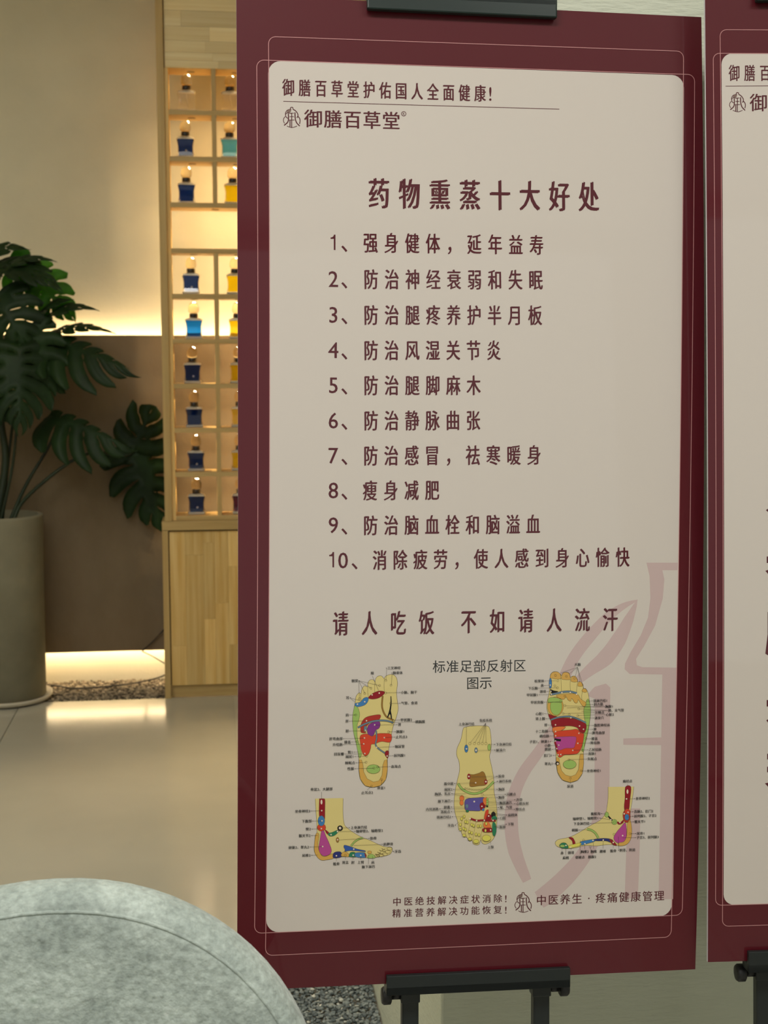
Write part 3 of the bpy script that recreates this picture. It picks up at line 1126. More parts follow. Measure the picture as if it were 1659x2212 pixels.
p.fill([(720, 880), (770, 825), (840, 805), (868, 830), (862, 1500), (830, 1650), (768, 1670), (770, 900)], W_, smooth=False)
p.stroke([(810, 1600), (770, 1760), (690, 1900), (590, 2020), (470, 2130), (420, 2165)], [28, 32, 36, 40, 42, 40], W_)
p.stroke([(620, 960), (520, 1080), (420, 1230), (320, 1370), (260, 1520), (245, 1690), (270, 1860), (345, 2045)], [20, 22, 24, 26, 28, 30, 30, 20], W_)
p.stroke([(1020, 1590), (1012, 1800), (1000, 2155)], [26, 30, 30], W_)
p.build('watermark_emblem', panel)

# heading, logo line, list, slogan
p = Print(B1, LAY)
p.text('御膳百草堂护佑国人全面健康', (623, 189.2), (1037, 202), 35, .68, .028)
p.text('!', (1059, 203), (1059, 203), 38, .9, .01)
p.build('heading_text', panel)
p = Print(B1, LAY)
p.stroke([(612, 219.2), (1208, 236)], 1.3, M_text)
p.build('heading_rule', panel)
p = Print(B1, LAY)
p.text('御膳百草堂', (677, 256.5), (845, 261), 37, .98, .018)
p.ring((872, 246), 4.8, 1.3, M_text)
p.left('R', (872, 246), 6.4, M_text, anchor='c')
p.build('logo_text', panel)
emblem(B1, 630, 254, M_text, panel, LAY)
p = Print(B1, LAY)
p.text('药物熏蒸十大好处', (818.6, 418.2), (1271.7, 425.4), 63, .68, .034)
p.build('title_text', panel)
LIST = [('1', '强身健体，延年益寿', 800.4, 524.6, 1158.7, 529.6), ('2', '防治神经衰弱和失眠', 801.3, 603.5, 1157, 604.9), ('3', '防治腿疼养护半月板', 801.3, 680.7, 1155.7, 681.5),
        ('4', '防治风湿关节炎', 801.3, 757, 1066.5, 757), ('5', '防治腿脚麻木', 801.3, 832.6, 1023, 832.6), ('6', '防治静脉曲张', 801.3, 908.8, 1021.9, 908.2),
        ('7', '防治感冒，祛寒暖身', 800.8, 984.6, 1153.5, 983), ('8', '瘦身减肥', 799.3, 1059.8, 933.4, 1059), ('9', '防治脑血栓和脑溢血', 800.4, 1135, 1151.5, 1132.7),
        ('10', '消除疲劳，使人感到身心愉快', 820.3, 1210, 1344.7, 1203.6)]
def one(p, x, y):
    p.fill([(x + 1.2, y - 17.5), (x + 4.6, y - 17.5), (x + 4.6, y + 15.5), (x + 1, y + 15.5), (x + 1, y - 8.5), (x - 6, y - 8.5), (x - 6, y - 11.3), (x - 2, y - 12.3), (x + .4, y - 14.5)], M_text, False)


for dg, st, x0, y0, x1, y1 in LIST:
    p = Print(B1, LAY)
    i0 = 0
    for part in st.replace('，', '，|').split('|'):
        f = lambda i: (x0 + (x1 - x0) * i / (len(st) - 1), y0 + (y1 - y0) * i / (len(st) - 1))
        p.text(part, f(i0), f(i0 + len(part) - 1), 42, .69, .027)
        i0 += len(part)
        p.build('list_text', panel)
        p = Print(B1, LAY)
    p = Print(B1, LAY)
    if dg == '10':
        one(p, 717, y0)
        p.text('0', (741, y0 + .5), (741, y0 + .5), 44, .95, .008)
        p.text('、', (779, y0 - 1), (779, y0 - 1), 44, .9, .006)
    else:
        if dg == '1': one(p, 720, y0)
        else: p.text(dg, (720, y0 - .5), (720, y0 - .5), 44, .95, .008)
        p.text('、', (757, y0 - 1), (757, y0 - 1), 44, .9, .006)
    p.build('list_number', panel)
p = Print(B1, LAY)
p.text('请人吃饭', (735.9, 1347.1), (921.5, 1345), 51, .62, .030)
p.build('slogan_text', panel)
p = Print(B1, LAY)
p.text('不如请人流汗', (1012.2, 1342.6), (1318.1, 1338.2), 51, .62, .030)
p.build('slogan_text', panel)
p = Print(B1, LAY)
p.text('标准足部反射区', (948.3, 1440), (1122.5, 1437.6), 26.5, 1, .004, M_ink)
p.text('图示', (1021, 1475.5), (1049.3, 1474.7), 26.5, 1, .004, M_ink)
p.build('diagram_title', panel)
p = Print(B1, LAY)
p.text('中医绝技解决症状消除', (857.5, 1947.7), (1075.2, 1940.4), 18, 1, .012)
p.text('!', (1092.5, 1941), (1092.5, 1941), 20, 1, .01)
p.build('footer_text', panel)
p = Print(B1, LAY)
p.text('精准营养解决功能恢复', (856.7, 1972.7), (1075, 1964.8), 18, 1, .012)
p.text('!', (1092.5, 1965.5), (1092.5, 1965.5), 20, 1, .01)
p.build('footer_text', panel)
p = Print(B1, LAY)
p.text('中医养生·疼痛健康管理', (1169.3, 1944.4), (1423.7, 1934.6), 22, 1, .012)
p.build('footer_text', panel)
emblem(B1, 1129.7, 1949.3, M_text, panel, LAY, .98)

# ------------------------------------------------------------------ foot diagrams
SK = ink('skin', srgb(214, 196, 128)); OR = ink('ochre', srgb(205, 160, 78)); GN = ink('leaf_green', srgb(152, 182, 96)); DG = ink('deep_green', srgb(40, 120, 84))
RD = ink('brick_red', srgb(205, 66, 40)); DR = ink('dark_red', srgb(140, 22, 34)); LR = ink('liver_red', srgb(168, 48, 40)); PU = ink('purple', srgb(122, 48, 130)); MG = ink('magenta', srgb(176, 70, 140))
BL = ink('blue', srgb(62, 120, 175)); NV = ink('navy', srgb(38, 46, 110)); GB = ink('grey_blue', srgb(100, 125, 145)); BK = ink('black', srgb(18, 16, 18)); WH = ink('white_dot', srgb(226, 208, 186))
BR = ink('brown', srgb(150, 108, 46)); OL = ink('outline', srgb(86, 72, 36)); VI = ink('violet_blue', srgb(92, 82, 150)); OG = ink('orange', srgb(222, 120, 60)); YE = ink('yellow_nail', srgb(214, 204, 92)); LE = ink('leader', srgb(70, 62, 58))


def oval_pts(cx, cy, rx, ry, n=16, rot=0):
    return [(cx + rx * cos(2 * pi * k / n) * cos(rot) - ry * sin(2 * pi * k / n) * sin(rot), cy + rx * cos(2 * pi * k / n) * sin(rot) + ry * sin(2 * pi * k / n) * cos(rot)) for k in range(n)]


def shape(p, pts, m, w_=.55, smooth=True):
    p.fill(pts, m, smooth)
    if w_: p.stroke(pts, w_, OL, smooth, True)


def labels(p, rows, hpx, dot=5):
    """(text, x, y, anchor, leader end or None): anchor 'r' text ends at x, 'l' starts at x"""
    ay = p.y + p.step
    p.y = ay
    for r in rows:
        st, x, y, an = r[:4]
        p.left(st, (x, y), hpx, anchor=an)
        gap = 8
        for e in r[4:]:
            p.y = ay + (p.y - ay + .000003) % .00003
            sx = {'r': x + gap, 'l': x - gap, 'c': x}[an]
            sy = y if an != 'c' else y + (1 if e[1] > y else -1) * hpx * p.sc * .9
            p.stroke([(sx, sy), e], .45, LE, False, up=False)
            d = 1 if an == 'r' else -1
            if an != 'c': p.fill([(sx, y - 5), (sx + d * 16, y), (sx, y + 5)], LE, False, up=False)


# left plantar foot
p = Print(B1, LAY, (690, 1400, 6.704))
out = [(515, 800), (530, 700), (575, 645), (602, 660), (612, 600), (650, 545), (696, 560), (702, 500), (735, 460), (780, 458), (805, 490), (815, 440), (850, 405), (900, 403), (935, 440), (955, 410), (1010, 384), (1070, 386), (1115, 430), (1130, 520), (1115, 640), (1130, 780), (1140, 880), (1110, 1010), (1070, 1120), (1040, 1260), (1010, 1420), (985, 1600), (985, 1750), (960, 1900), (880, 1990), (770, 2015), (660, 1990), (590, 1890), (570, 1760), (570, 1600), (540, 1420), (500, 1250), (480, 1080), (485, 950)]
shape(p, out, SK, .7)
for a in ([(602, 660), (600, 720), (612, 790)], [(700, 560), (698, 640), (708, 705)], [(804, 490), (798, 560), (800, 640)], [(940, 440), (936, 540), (940, 640)]): p.stroke(a, .6, OL)
shape(p, [(515, 830), (555, 860), (582, 950), (570, 1040), (545, 1130), (550, 1300), (590, 1440), (607, 1540), (580, 1590), (555, 1500), (520, 1330), (490, 1200), (480, 1050), (487, 930)], GN)
shape(p, [(515, 800), (590, 780), (640, 725), (690, 710), (710, 735), (690, 790), (640, 830), (560, 850), (520, 835)], BL)
shape(p, [(710, 710), (770, 655), (860, 620), (940, 630), (930, 670), (860, 720), (780, 738), (720, 730)], DR)
shape(p, [(595, 1180), (605, 1090), (660, 1010), (760, 975), (880, 965), (865, 1030), (760, 1060), (700, 1110), (660, 1160), (640, 1200), (680, 1225), (610, 1225)], LR)
shape(p, oval_pts(665, 1165, 22, 42), GB)
shape(p, [(690, 1190), (705, 1120), (760, 1080), (860, 1060), (880, 1110), (860, 1160), (812, 1190), (790, 1250), (750, 1275), (705, 1250)], PU)
shape(p, [(590, 1270), (680, 1240), (760, 1275), (830, 1240), (930, 1233), (1040, 1250), (1025, 1360), (900, 1350), (800, 1385), (750, 1395), (740, 1450), (710, 1530), (660, 1560), (615, 1500), (595, 1400)], RD)
p.stroke([(555, 1150), (650, 1100), (760, 1062), (870, 1047), (980, 1052), (1070, 1080)], 4.2, OL); p.stroke([(555, 1150), (650, 1100), (760, 1062), (870, 1047), (980, 1052), (1070, 1080)], 3, GB)
p.stroke([(915, 690), (905, 830), (930, 930), (980, 1000), (1070, 1040)], 3.6, OL); p.stroke([(915, 690), (905, 830), (930, 930), (980, 1000), (1070, 1040)], 2.4, BR)
p.stroke([(1035, 695), (1036, 800), (1022, 900), (1015, 960)], [1.4, 2.6, 3.4, 3.6], BK); p.stroke([(1018, 900), (1005, 950), (985, 1005)], 2.6, BK); p.stroke([(1022, 900), (1035, 960), (1042, 1025)], 2.6, BK)
p.stroke([(820, 1190), (828, 1300), (812, 1390), (850, 1450), (950, 1520)], 3.4, OL); p.stroke([(820, 1190), (828, 1300), (812, 1390), (850, 1450), (950, 1520)], 2.3, GB)
shape(p, [(945, 1530), (965, 1487), (1003, 1495), (990, 1590), (965, 1570)], DR)
shape(p, oval_pts(780, 1750, 97, 65), GN)
shape(p, [(575, 1615), (610, 1618), (628, 1680), (640, 1790), (690, 1890), (780, 1937), (860, 1920), (905, 1840), (918, 1690), (940, 1625), (978, 1610), (985, 1750), (960, 1900), (880, 1990), (770, 2015), (660, 1990), (590, 1890), (572, 1760)], OR, .5, False)
for c in ((550, 810), (655, 775), (762, 675), (865, 650), (680, 1050), (800, 1110), (650, 1300), (640, 1385), (940, 1295), (655, 1525), (830, 1435), (980, 1560), (665, 1190)): p.circle(c, 11, WH, up=False)
p.y += p.step
for c in ((870, 540), (745, 578), (655, 655), (578, 730), (1035, 535), (960, 465), (957, 648), (1028, 798), (1070, 1045), (1052, 1075), (525, 965), (545, 1350), (675, 1650), (788, 1735), (840, 1720), (900, 1900), (755, 1995), (1000, 1210), (683, 1562)): p.ring(c, 15, .4, OL)
fd = p.build('foot_diagram', panel, 'left sole with coloured reflex zones, upper left of the chart')
q = Print(B1, p.y + .00002, (690, 1400, 6.704))
labels(q, [('三叉神经', 982, 287, 'l', (962, 465)), ('脑垂体', 1060, 357, 'l', (1038, 535)), ('眼', 765, 360, 'c', (855, 610)), ('额窦', 560, 470, 'r', (870, 540), (745, 575), (655, 650), (578, 730)),
           ('耳', 430, 715, 'r', (515, 780), (600, 760)), ('小脑、脑干', 1175, 640, 'l', (960, 645)), ('气管、食道', 1180, 795, 'l', (1030, 798)), ('肩', 425, 965, 'r', (520, 965)), ('肝', 425, 1055, 'r', (675, 1050)),
           ('甲状腺2', 1170, 1038, 'l', (1070, 1042)), ('横膈膜', 1385, 1065, 'l', (1055, 1072)), ('胃', 1135, 1105, 'l', (800, 1112)), ('胆', 425, 1197, 'r', (665, 1195)), ('胰腺1', 1110, 1208, 'l', (1000, 1210)),
           ('止泻点3', 1100, 1285, 'l', (940, 1292)), ('肝弯曲部', 335, 1308, 'r', (650, 1300)), ('膝盖', 455, 1357, 'r', (545, 1352)), ('升结肠', 335, 1393, 'r', (640, 1388)), ('输尿管', 1090, 1423, 'l', (830, 1435)),
           ('臀1', 485, 1503, 'r', (570, 1500)), ('回盲瓣', 355, 1530, 'r', (655, 1527)), ('阑尾1', 500, 1567, 'r', (683, 1562)), ('前列腺1', 1075, 1553, 'l', (980, 1558)), ('睡眠点', 515, 1657, 'r', (675, 1652)),
           ('性腺', 500, 1742, 'r', (788, 1735)), ('血海点', 1035, 1712, 'l', (840, 1720)), ('骨盆1', 895, 2020, 'c', (900, 1900)), ('止泻点2', 690, 2090, 'c', (755, 1995))], 6.6)
tag(q.build('diagram_labels', panel), kind='stuff')

# right plantar foot
p = Print(B1, LAY, (1120, 1410, 6.9125))
out = [(468, 380), (480, 320), (520, 285), (580, 285), (625, 320), (640, 340), (665, 300), (710, 290), (755, 305), (775, 365), (800, 350), (845, 350), (880, 400), (885, 435), (915, 430), (960, 470), (970, 530), (1000, 535), (1035, 590), (1055, 700), (1075, 850), (1065, 1000), (1040, 1170), (1000, 1340), (970, 1480), (970, 1650), (950, 1800), (880, 1900), (770, 1935), (650, 1895), (580, 1780), (560, 1600), (555, 1450), (530, 1250), (510, 1130), (470, 980), (425, 850), (425, 740), (450, 630), (460, 540), (455, 440)]
shape(p, out, SK, .7)
for a in ([(630, 320), (636, 450), (640, 590)], [(775, 365), (770, 480), (778, 585)], [(882, 420), (870, 520), (865, 600)], [(968, 520), (945, 620), (945, 720)]): p.stroke(a, .6, OL)
for pts in ([(470, 375), (485, 315), (525, 287), (580, 287), (622, 320), (628, 385), (560, 392), (500, 380)], [(642, 350), (665, 302), (710, 292), (752, 308), (770, 365), (768, 400), (700, 402), (645, 392)], [(782, 400), (800, 355), (845, 352), (876, 400), (876, 430), (830, 437), (785, 425)], [(885, 470), (905, 435), (930, 435), (955, 475), (945, 500), (890, 498)], [(945, 570), (965, 538), (1000, 540), (1022, 578), (985, 590)]): shape(p, pts, OR, .5)
shape(p, oval_pts(475, 455, 21, 78), BL)
shape(p, [(470, 545), (530, 565), (590, 575), (560, 592), (490, 600)], BK, 0)
p.stroke([(470, 625), (570, 605), (660, 585), (770, 580), (870, 605)], 4.6, OL); p.stroke([(470, 625), (570, 605), (660, 585), (770, 580), (870, 605)], 3.6, GB)
shape(p, [(560, 640), (640, 620), (760, 610), (880, 620), (930, 690), (1000, 740), (1005, 780), (970, 805), (930, 760), (890, 700), (875, 745), (840, 745), (810, 700), (790, 680), (775, 722), (735, 700), (710, 660), (680, 690), (640, 690)], OR, .5)
shape(p, [(1010, 720), (1040, 690), (1060, 750), (1075, 860), (1060, 1020), (1030, 1180), (990, 1350), (970, 1470), (945, 1440), (975, 1250), (1000, 1080), (975, 930), (975, 830), (1005, 780)], GN)
shape(p, oval_pts(550, 800, 118, 142), OR, .5); shape(p, oval_pts(560, 800, 88, 130), GN, .5)
shape(p, [(450, 680), (540, 665), (640, 700), (640, 735), (520, 735), (445, 745)], GN, .5)
shape(p, [(445, 915), (520, 940), (590, 965), (490, 1000), (465, 980)], DR, .5)
shape(p, [(490, 1010), (600, 975), (780, 975), (900, 1010), (1005, 1060), (1000, 1160), (960, 1200), (915, 1180), (870, 1115), (760, 1090), (640, 1100), (515, 1120)], DR)
p.stroke([(480, 1000), (600, 962), (760, 950), (880, 985), (1005, 1045)], 3.8, OL); p.stroke([(480, 1000), (600, 962), (760, 950), (880, 985), (1005, 1045)], 2.8, GB)
shape(p, [(515, 1115), (690, 1100), (670, 1140), (610, 1170), (525, 1195)], OG)
shape(p, [(530, 1200), (620, 1165), (780, 1150), (870, 1140), (920, 1185), (970, 1205), (965, 1300), (935, 1420), (880, 1500), (780, 1520), (680, 1525), (615, 1560), (570, 1500), (545, 1350)], RD)
shape(p, [(540, 1265), (680, 1250), (840, 1250), (860, 1290), (840, 1380), (815, 1420), (700, 1425), (600, 1455), (555, 1400), (545, 1330)], MG)
p.stroke([(535, 1290), (580, 1300), (630, 1305)], 5, BK); p.stroke([(540, 1330), (560, 1390), (580, 1480)], 4, DR)
shape(p, oval_pts(762, 1665, 97, 65), GN)
shape(p, [(560, 1560), (600, 1570), (620, 1680), (640, 1760), (700, 1825), (780, 1845), (850, 1820), (895, 1740), (905, 1600), (920, 1510), (968, 1510), (970, 1650), (950, 1800), (880, 1900), (770, 1935), (650, 1895), (580, 1780), (560, 1600)], OR, .5, False)
p.circle((578, 1650), 30, BK); p.circle((582, 1655), 16, WH)
for c in ((480, 575), (487, 620), (470, 482), (645, 595), (770, 592), (865, 618), (550, 1075), (908, 1092), (968, 1140), (550, 1175), (550, 1238), (900, 1200), (548, 1315), (597, 1378), (568, 1430), (884, 1350), (808, 1455), (630, 1518), (588, 1522), (780, 970)): p.circle(c, 11, WH, up=False)
p.y += p.step
for c in ((550, 335), (712, 350), (833, 380), (585, 415), (540, 490), (580, 520), (690, 645), (690, 785), (620, 730), (895, 835), (665, 905), (755, 920), (880, 935), (750, 1595), (770, 1870), (932, 1760), (1003, 1280), (950, 1450)): p.ring(c, 15, .4, OL)
p.build('foot_diagram', panel, 'right sole with coloured reflex zones, upper right of the chart')
q = Print(B1, p.y + .00002, (1120, 1410, 6.9125))
labels(q, [('大脑', 878, 172, 'c', (625, 300), (765, 305), (845, 350), (915, 425), (970, 530)), ('松果体', 380, 418, 'r', (560, 412)), ('鼻', 375, 485, 'r', (470, 482)), ('下丘脑', 285, 525, 'r', (575, 520)), ('颈项', 408, 575, 'r', (480, 575)),
           ('甲状腺1', 290, 625, 'r', (487, 620)), ('甲状旁腺', 370, 735, 'r', (610, 732)), ('心脏1', 375, 905, 'r', (450, 910)), ('肾上腺', 395, 980, 'r', (490, 985)), ('胃', 428, 1075, 'r', (540, 1078)), ('十二指肠', 440, 1168, 'r', (545, 1170)),
           ('横结肠', 455, 1240, 'r', (550, 1238)), ('子宫1、卵巢1', 455, 1320, 'r', (548, 1315)), ('小肠', 480, 1380, 'r', (597, 1378)), ('膀胱', 485, 1437, 'r', (568, 1432)), ('肛门1', 500, 1528, 'r', (588, 1522)), ('睾丸1', 510, 1652, 'r', (580, 1652)),
           ('颈淋巴结1', 1110, 715, 'l', (1010, 720)), ('斜方肌', 1120, 768, 'l', (990, 770)), ('胸腺1', 1290, 800, 'l', (720, 820), (690, 790)), ('肺、支气管', 1335, 858, 'l', (935, 870), (895, 835)), ('示睡点', 1135, 890, 'l', (665, 905)),
           ('心脏2', 1300, 920, 'l', (880, 935)), ('涌泉穴', 1130, 970, 'l', (780, 970)), ('腹腔神经丛', 1125, 1080, 'l', (1000, 1083)), ('脾', 1115, 1140, 'l', (968, 1140)), ('脾弯曲部', 1095, 1195, 'l', (900, 1198)), ('膝盖', 1085, 1280, 'l', (1003, 1280)),
           ('降结肠', 1070, 1343, 'l', (884, 1350)), ('乙状结肠', 1045, 1445, 'l', (808, 1453)), ('直肠1', 1035, 1505, 'l', (630, 1518)), ('失眠点', 1025, 1583, 'l', (750, 1592)), ('坐骨神经1', 1015, 1762, 'l', (935, 1762)), ('尿道', 770, 1990, 'c', (770, 1900))], 6.6)
tag(q.build('diagram_labels', panel), kind='stuff')

# dorsal foot in the middle
p = Print(B1, LAY, (900, 1400, 4.808))
out = [(482, 840), (500, 822), (580, 808), (680, 806), (745, 815), (765, 870), (775, 980), (770, 1060), (757, 1130), (780, 1240), (800, 1360), (805, 1500), (825, 1600), (835, 1720), (830, 1850), (815, 1940), (780, 2000), (720, 2035), (680, 2025), (665, 1990), (650, 2035), (620, 2045), (585, 2030), (575, 2000), (545, 2005), (520, 1965), (490, 1960), (465, 1920), (460, 1890), (435, 1880), (425, 1800), (400, 1720), (388, 1620), (400, 1480), (425, 1360), (445, 1270), (440, 1180), (415, 1110), (420, 1040), (455, 960), (470, 900)]
shape(p, out, SK, .7)
for a in ([(560, 1770), (545, 1860), (540, 1930), (575, 2000)], [(620, 1790), (600, 1880), (590, 1950), (580, 2000)], [(685, 1780), (680, 1880), (668, 1940), (665, 1990)], [(470, 1790), (465, 1850), (462, 1900)], [(520, 1770), (500, 1840), (505, 1920), (520, 1965)]): p.stroke(a, .5, OL)
shape(p, oval_pts(515, 1043, 19, 40), BL); shape(p, oval_pts(616, 1060, 16, 28), GB); p.circle((616, 1060), 9, WH)
shape(p, oval_pts(752, 1030, 16, 34), GN)
for x in (552, 598, 642, 680, 718): p.ring((x, 990), 13, .4, OL)
shape(p, [(535, 1310), (590, 1312), (650, 1295), (680, 1280), (705, 1300), (725, 1370), (715, 1420), (640, 1430), (570, 1440), (548, 1420), (555, 1350)], BR)
p.circle((541, 1332), 17, DR, ry=30); p.circle((541, 1332), 9, WH); p.circle((718, 1388), 17, DR, ry=26); p.circle((718, 1386), 9, WH)
gp = [(430, 1405), (470, 1460), (540, 1500), (620, 1508), (710, 1470), (800, 1385)]
p.stroke(gp, 5.2, OL); p.stroke(gp, 4, GN)
for k in range(11): p.ring((505 + k * 22, 1455 + 16 * sin(pi * k / 10)), 8, .4, OL)
p.ring((680, 1520), 12, .4, OL)
shape(p, [(500, 1585), (530, 1560), (620, 1552), (700, 1550), (690, 1600), (655, 1640), (660, 1685), (590, 1688), (510, 1680), (497, 1640)], VI)
p.circle((597, 1592), 9, WH)
shape(p, oval_pts(468, 1558, 24, 30), OG, .4); shape(p, oval_pts(466, 1605, 20, 26), OG, .4)
shape(p, oval_pts(520, 1640, 16, 22), GB, .3); shape(p, oval_pts(525, 1690, 16, 13), DG, .3)
shape(p, [(655, 1620), (690, 1600), (715, 1640), (680, 1680), (660, 1670)], DR, .3); shape(p, [(690, 1560), (730, 1550), (740, 1600), (715, 1630), (690, 1600)], OG, .3)
for k in range(4): shape(p, oval_pts(732, 1565 + k * 24, 13, 12), GN, .3)
p.circle((690, 1675), 13, BL); p.circle((730, 1640), 10, BK)
shape(p, [(700, 1770), (715, 1690), (745, 1680), (730, 1760)], RD, .3); shape(p, [(740, 1720), (775, 1740), (760, 1790), (715, 1785)], DR, .3)
p.circle((795, 1730), 24, BK, ry=34); shape(p, oval_pts(805, 1765, 26, 26), DG, .3); p.ring((805, 1708), 20, .4, OL)
p.stroke([(560, 1768), (620, 1788), (690, 1785), (760, 1790), (820, 1788)], 4, DR)
shape(p, [(695, 1815), (740, 1800), (770, 1860), (700, 1862)], OG, .3); shape(p, [(690, 1870), (775, 1865), (780, 1905), (690, 1905)], DR, .3)
shape(p, [(785, 1820), (800, 1805), (820, 1830), (825, 1900), (805, 1950), (785, 1920)], DG, .3)
for x, y in ((465, 1770), (452, 1830), (505, 1800), (525, 1805), (570, 1830), (590, 1840), (635, 1845), (660, 1845), (485, 1870), (505, 1880), (545, 1905), (570, 1915), (615, 1930), (645, 1935), (490, 1745), (712, 1890), (720, 1820)): shape(p, oval_pts(x, y, 11, 16), YE, .45)
for pts in (oval_pts(722, 1970, 44, 32), oval_pts(615, 2003, 28, 20), oval_pts(550, 1978, 20, 14), oval_pts(490, 1940, 18, 14), oval_pts(450, 1880, 12, 12)): shape(p, pts, YE, .5)
for c in ((515, 1043), (610, 1395), (552, 1768), (620, 1788), (700, 1785), (745, 1740), (790, 1785), (765, 1885), (675, 1640)): p.circle(c, 8, WH, up=False)
p.build('foot_diagram', panel, 'top view of a foot with toes down, centre of the chart')
q = Print(B1, p.y + .00002, (900, 1400, 4.808))
labels(q, [('上身淋巴结', 515, 785, 'c', (512, 1040)), ('免疫系统', 715, 747, 'c', (555, 980), (602, 980), (645, 978), (683, 978), (718, 978)), ('下身淋巴结', 820, 997, 'l', (752, 995)), ('解溪穴', 822, 1057, 'l', (632, 1060)),
           ('股骨', 845, 1327, 'l', (560, 1332), (725, 1375)), ('淋巴系统', 850, 1380, 'l', (790, 1400)), ('腹中膜', 380, 1403, 'r', (605, 1395)), ('阑尾2', 370, 1463, 'r', (505, 1460)), ('胸部', 845, 1463, 'l', (715, 1460)), ('胸部、乳房', 350, 1508, 'r', (510, 1508), (560, 1555)),
           ('闪腰点', 930, 1515, 'l', (690, 1522)), ('胸骨', 845, 1548, 'l', (740, 1552)), ('腋下淋巴', 350, 1583, 'r', (450, 1583)), ('声带', 1030, 1572, 'l', (740, 1590)), ('胸部淋巴', 855, 1605, 'l', (745, 1603)), ('心脏反射', 1030, 1612, 'l', (745, 1628)),
           ('胆囊', 345, 1647, 'r', (515, 1648)), ('喉、气管', 860, 1652, 'l', (740, 1655)), ('内耳迷路', 225, 1667, 'r', (500, 1665)), ('降压点', 1025, 1670, 'l', (745, 1678)), ('落枕点', 345, 1695, 'r', (520, 1690)), ('扁桃体', 945, 1730, 'l', (800, 1710), (810, 1728)),
           ('颈淋巴结2', 355, 1748, 'r', (485, 1745)), ('口腔', 860, 1763, 'l', (790, 1770)), ('牙齿', 385, 1835, 'r', (440, 1800)), ('下颚', 940, 1825, 'l', (800, 1850)), ('面部', 855, 1855, 'l', (800, 1850)), ('上颚', 765, 2063, 'c', (765, 2010))], 6.4)
tag(q.build('diagram_labels', panel), kind='stuff')

# lower left side view
p = Print(B1, LAY, (610, 1670, 5.925))
o1 = [(420, 330), (430, 500), (440, 650), (440, 760), (420, 800), (412, 880), (405, 980), (430, 1050), (490, 1108), (570, 1105), (650, 1085), (750, 1072), (860, 1070), (950, 1070), (1060, 1082), (1130, 1088), (1220, 1075), (1330, 1055), (1385, 1030), (1405, 990), (1405, 960), (1385, 945), (1310, 942), (1230, 912), (1120, 860), (1000, 812), (880, 740), (800, 670), (782, 600), (775, 480), (778, 325)]
p.fill([(420, 325)] + o1[1:-1] + [(778, 318)], SK, False)
p.stroke(o1, .6, OL)
shape(p, [(472, 345), (480, 328), (530, 326), (545, 345), (545, 450), (540, 600), (500, 560), (470, 540)], DR, .5)
p.fill(oval_pts(500, 370, 12, 30), WH)
shape(p, oval_pts(500, 695, 55, 48), RD); shape(p, oval_pts(498, 610, 44, 66), BL)
shape(p, [(545, 720), (600, 765), (590, 790), (560, 765)], DR, .3); shape(p, [(585, 770), (640, 755), (700, 730), (720, 745), (670, 795), (620, 808), (590, 795)], DG)
p.circle((738, 704), 36, BK); p.circle((738, 702), 17, WH); p.circle((706, 746), 11, WH)
shape(p, [(500, 745), (530, 740), (555, 800), (600, 900), (628, 990), (600, 1040), (530, 1060), (480, 1020), (465, 960), (480, 850)], MG)
shape(p, [(430, 775), (460, 770), (468, 800), (455, 900), (468, 990), (510, 1060), (560, 1062), (640, 1030), (655, 1085), (570, 1108), (490, 1110), (430, 1050), (408, 980), (412, 880)], OR)
shape(p, [(650, 1030), (690, 1005), (750, 1010), (755, 1070), (655, 1085)], NV); shape(p, [(755, 1060), (765, 1020), (800, 1005), (845, 1030), (850, 1068)], OR); shape(p, [(850, 1060), (870, 1015), (920, 1010), (945, 1040), (940, 1072), (860, 1070)], DG)
shape(p, [(940, 1070), (935, 1020), (1050, 1015), (1060, 1040), (1060, 1080)], BL); shape(p, [(1050, 1020), (1075, 1050), (1065, 1078)], DR, .3)
shape(p, [(785, 945), (795, 920), (860, 935), (960, 970), (1055, 990), (1050, 1003), (940, 992), (860, 990), (800, 1000), (800, 975)], ink('mid_blue', srgb(46, 84, 160)))
p.stroke([(880, 930), (920, 880), (970, 845), (1030, 825)], 4, OL); p.stroke([(880, 930), (920, 880), (970, 845), (1030, 825)], 2.8, GN)
shape(p, oval_pts(705, 853, 18, 32), BR); p.circle((706, 850), 10, WH)
shape(p, oval_pts(1115, 1010, 26, 18), OR, .4); shape(p, [(1085, 1080), (1100, 1050), (1150, 1035), (1190, 1078), (1130, 1088)], GN, .4)
for k, (x, y) in enumerate(((1370, 965), (1350, 1005), (1310, 1035), (1265, 1050), (1215, 1055))): p.stroke(oval_pts(x, y, 34, 20, 12), .5, OL, False, True)
for x, y in ((1190, 1030), (1215, 1005), (1240, 980), (1270, 960), (1200, 1050), (1240, 1020), (1275, 985)): p.stroke([(x, y), (x + 20, y + 14), (x + 45, y + 8)], .8, OL)
for c in ((502, 478), (505, 608), (497, 708), (514, 937), (622, 785), (690, 1055), (905, 1048), (1002, 1050), (912, 970)): p.circle(c, 10, WH, up=False)
p.ring((805, 1048), 14, .4, OL)
p.build('foot_diagram', panel, 'side view of a foot pointing right, lower left of the chart')
q = Print(B1, p.y + .00002, (610, 1670, 5.925))
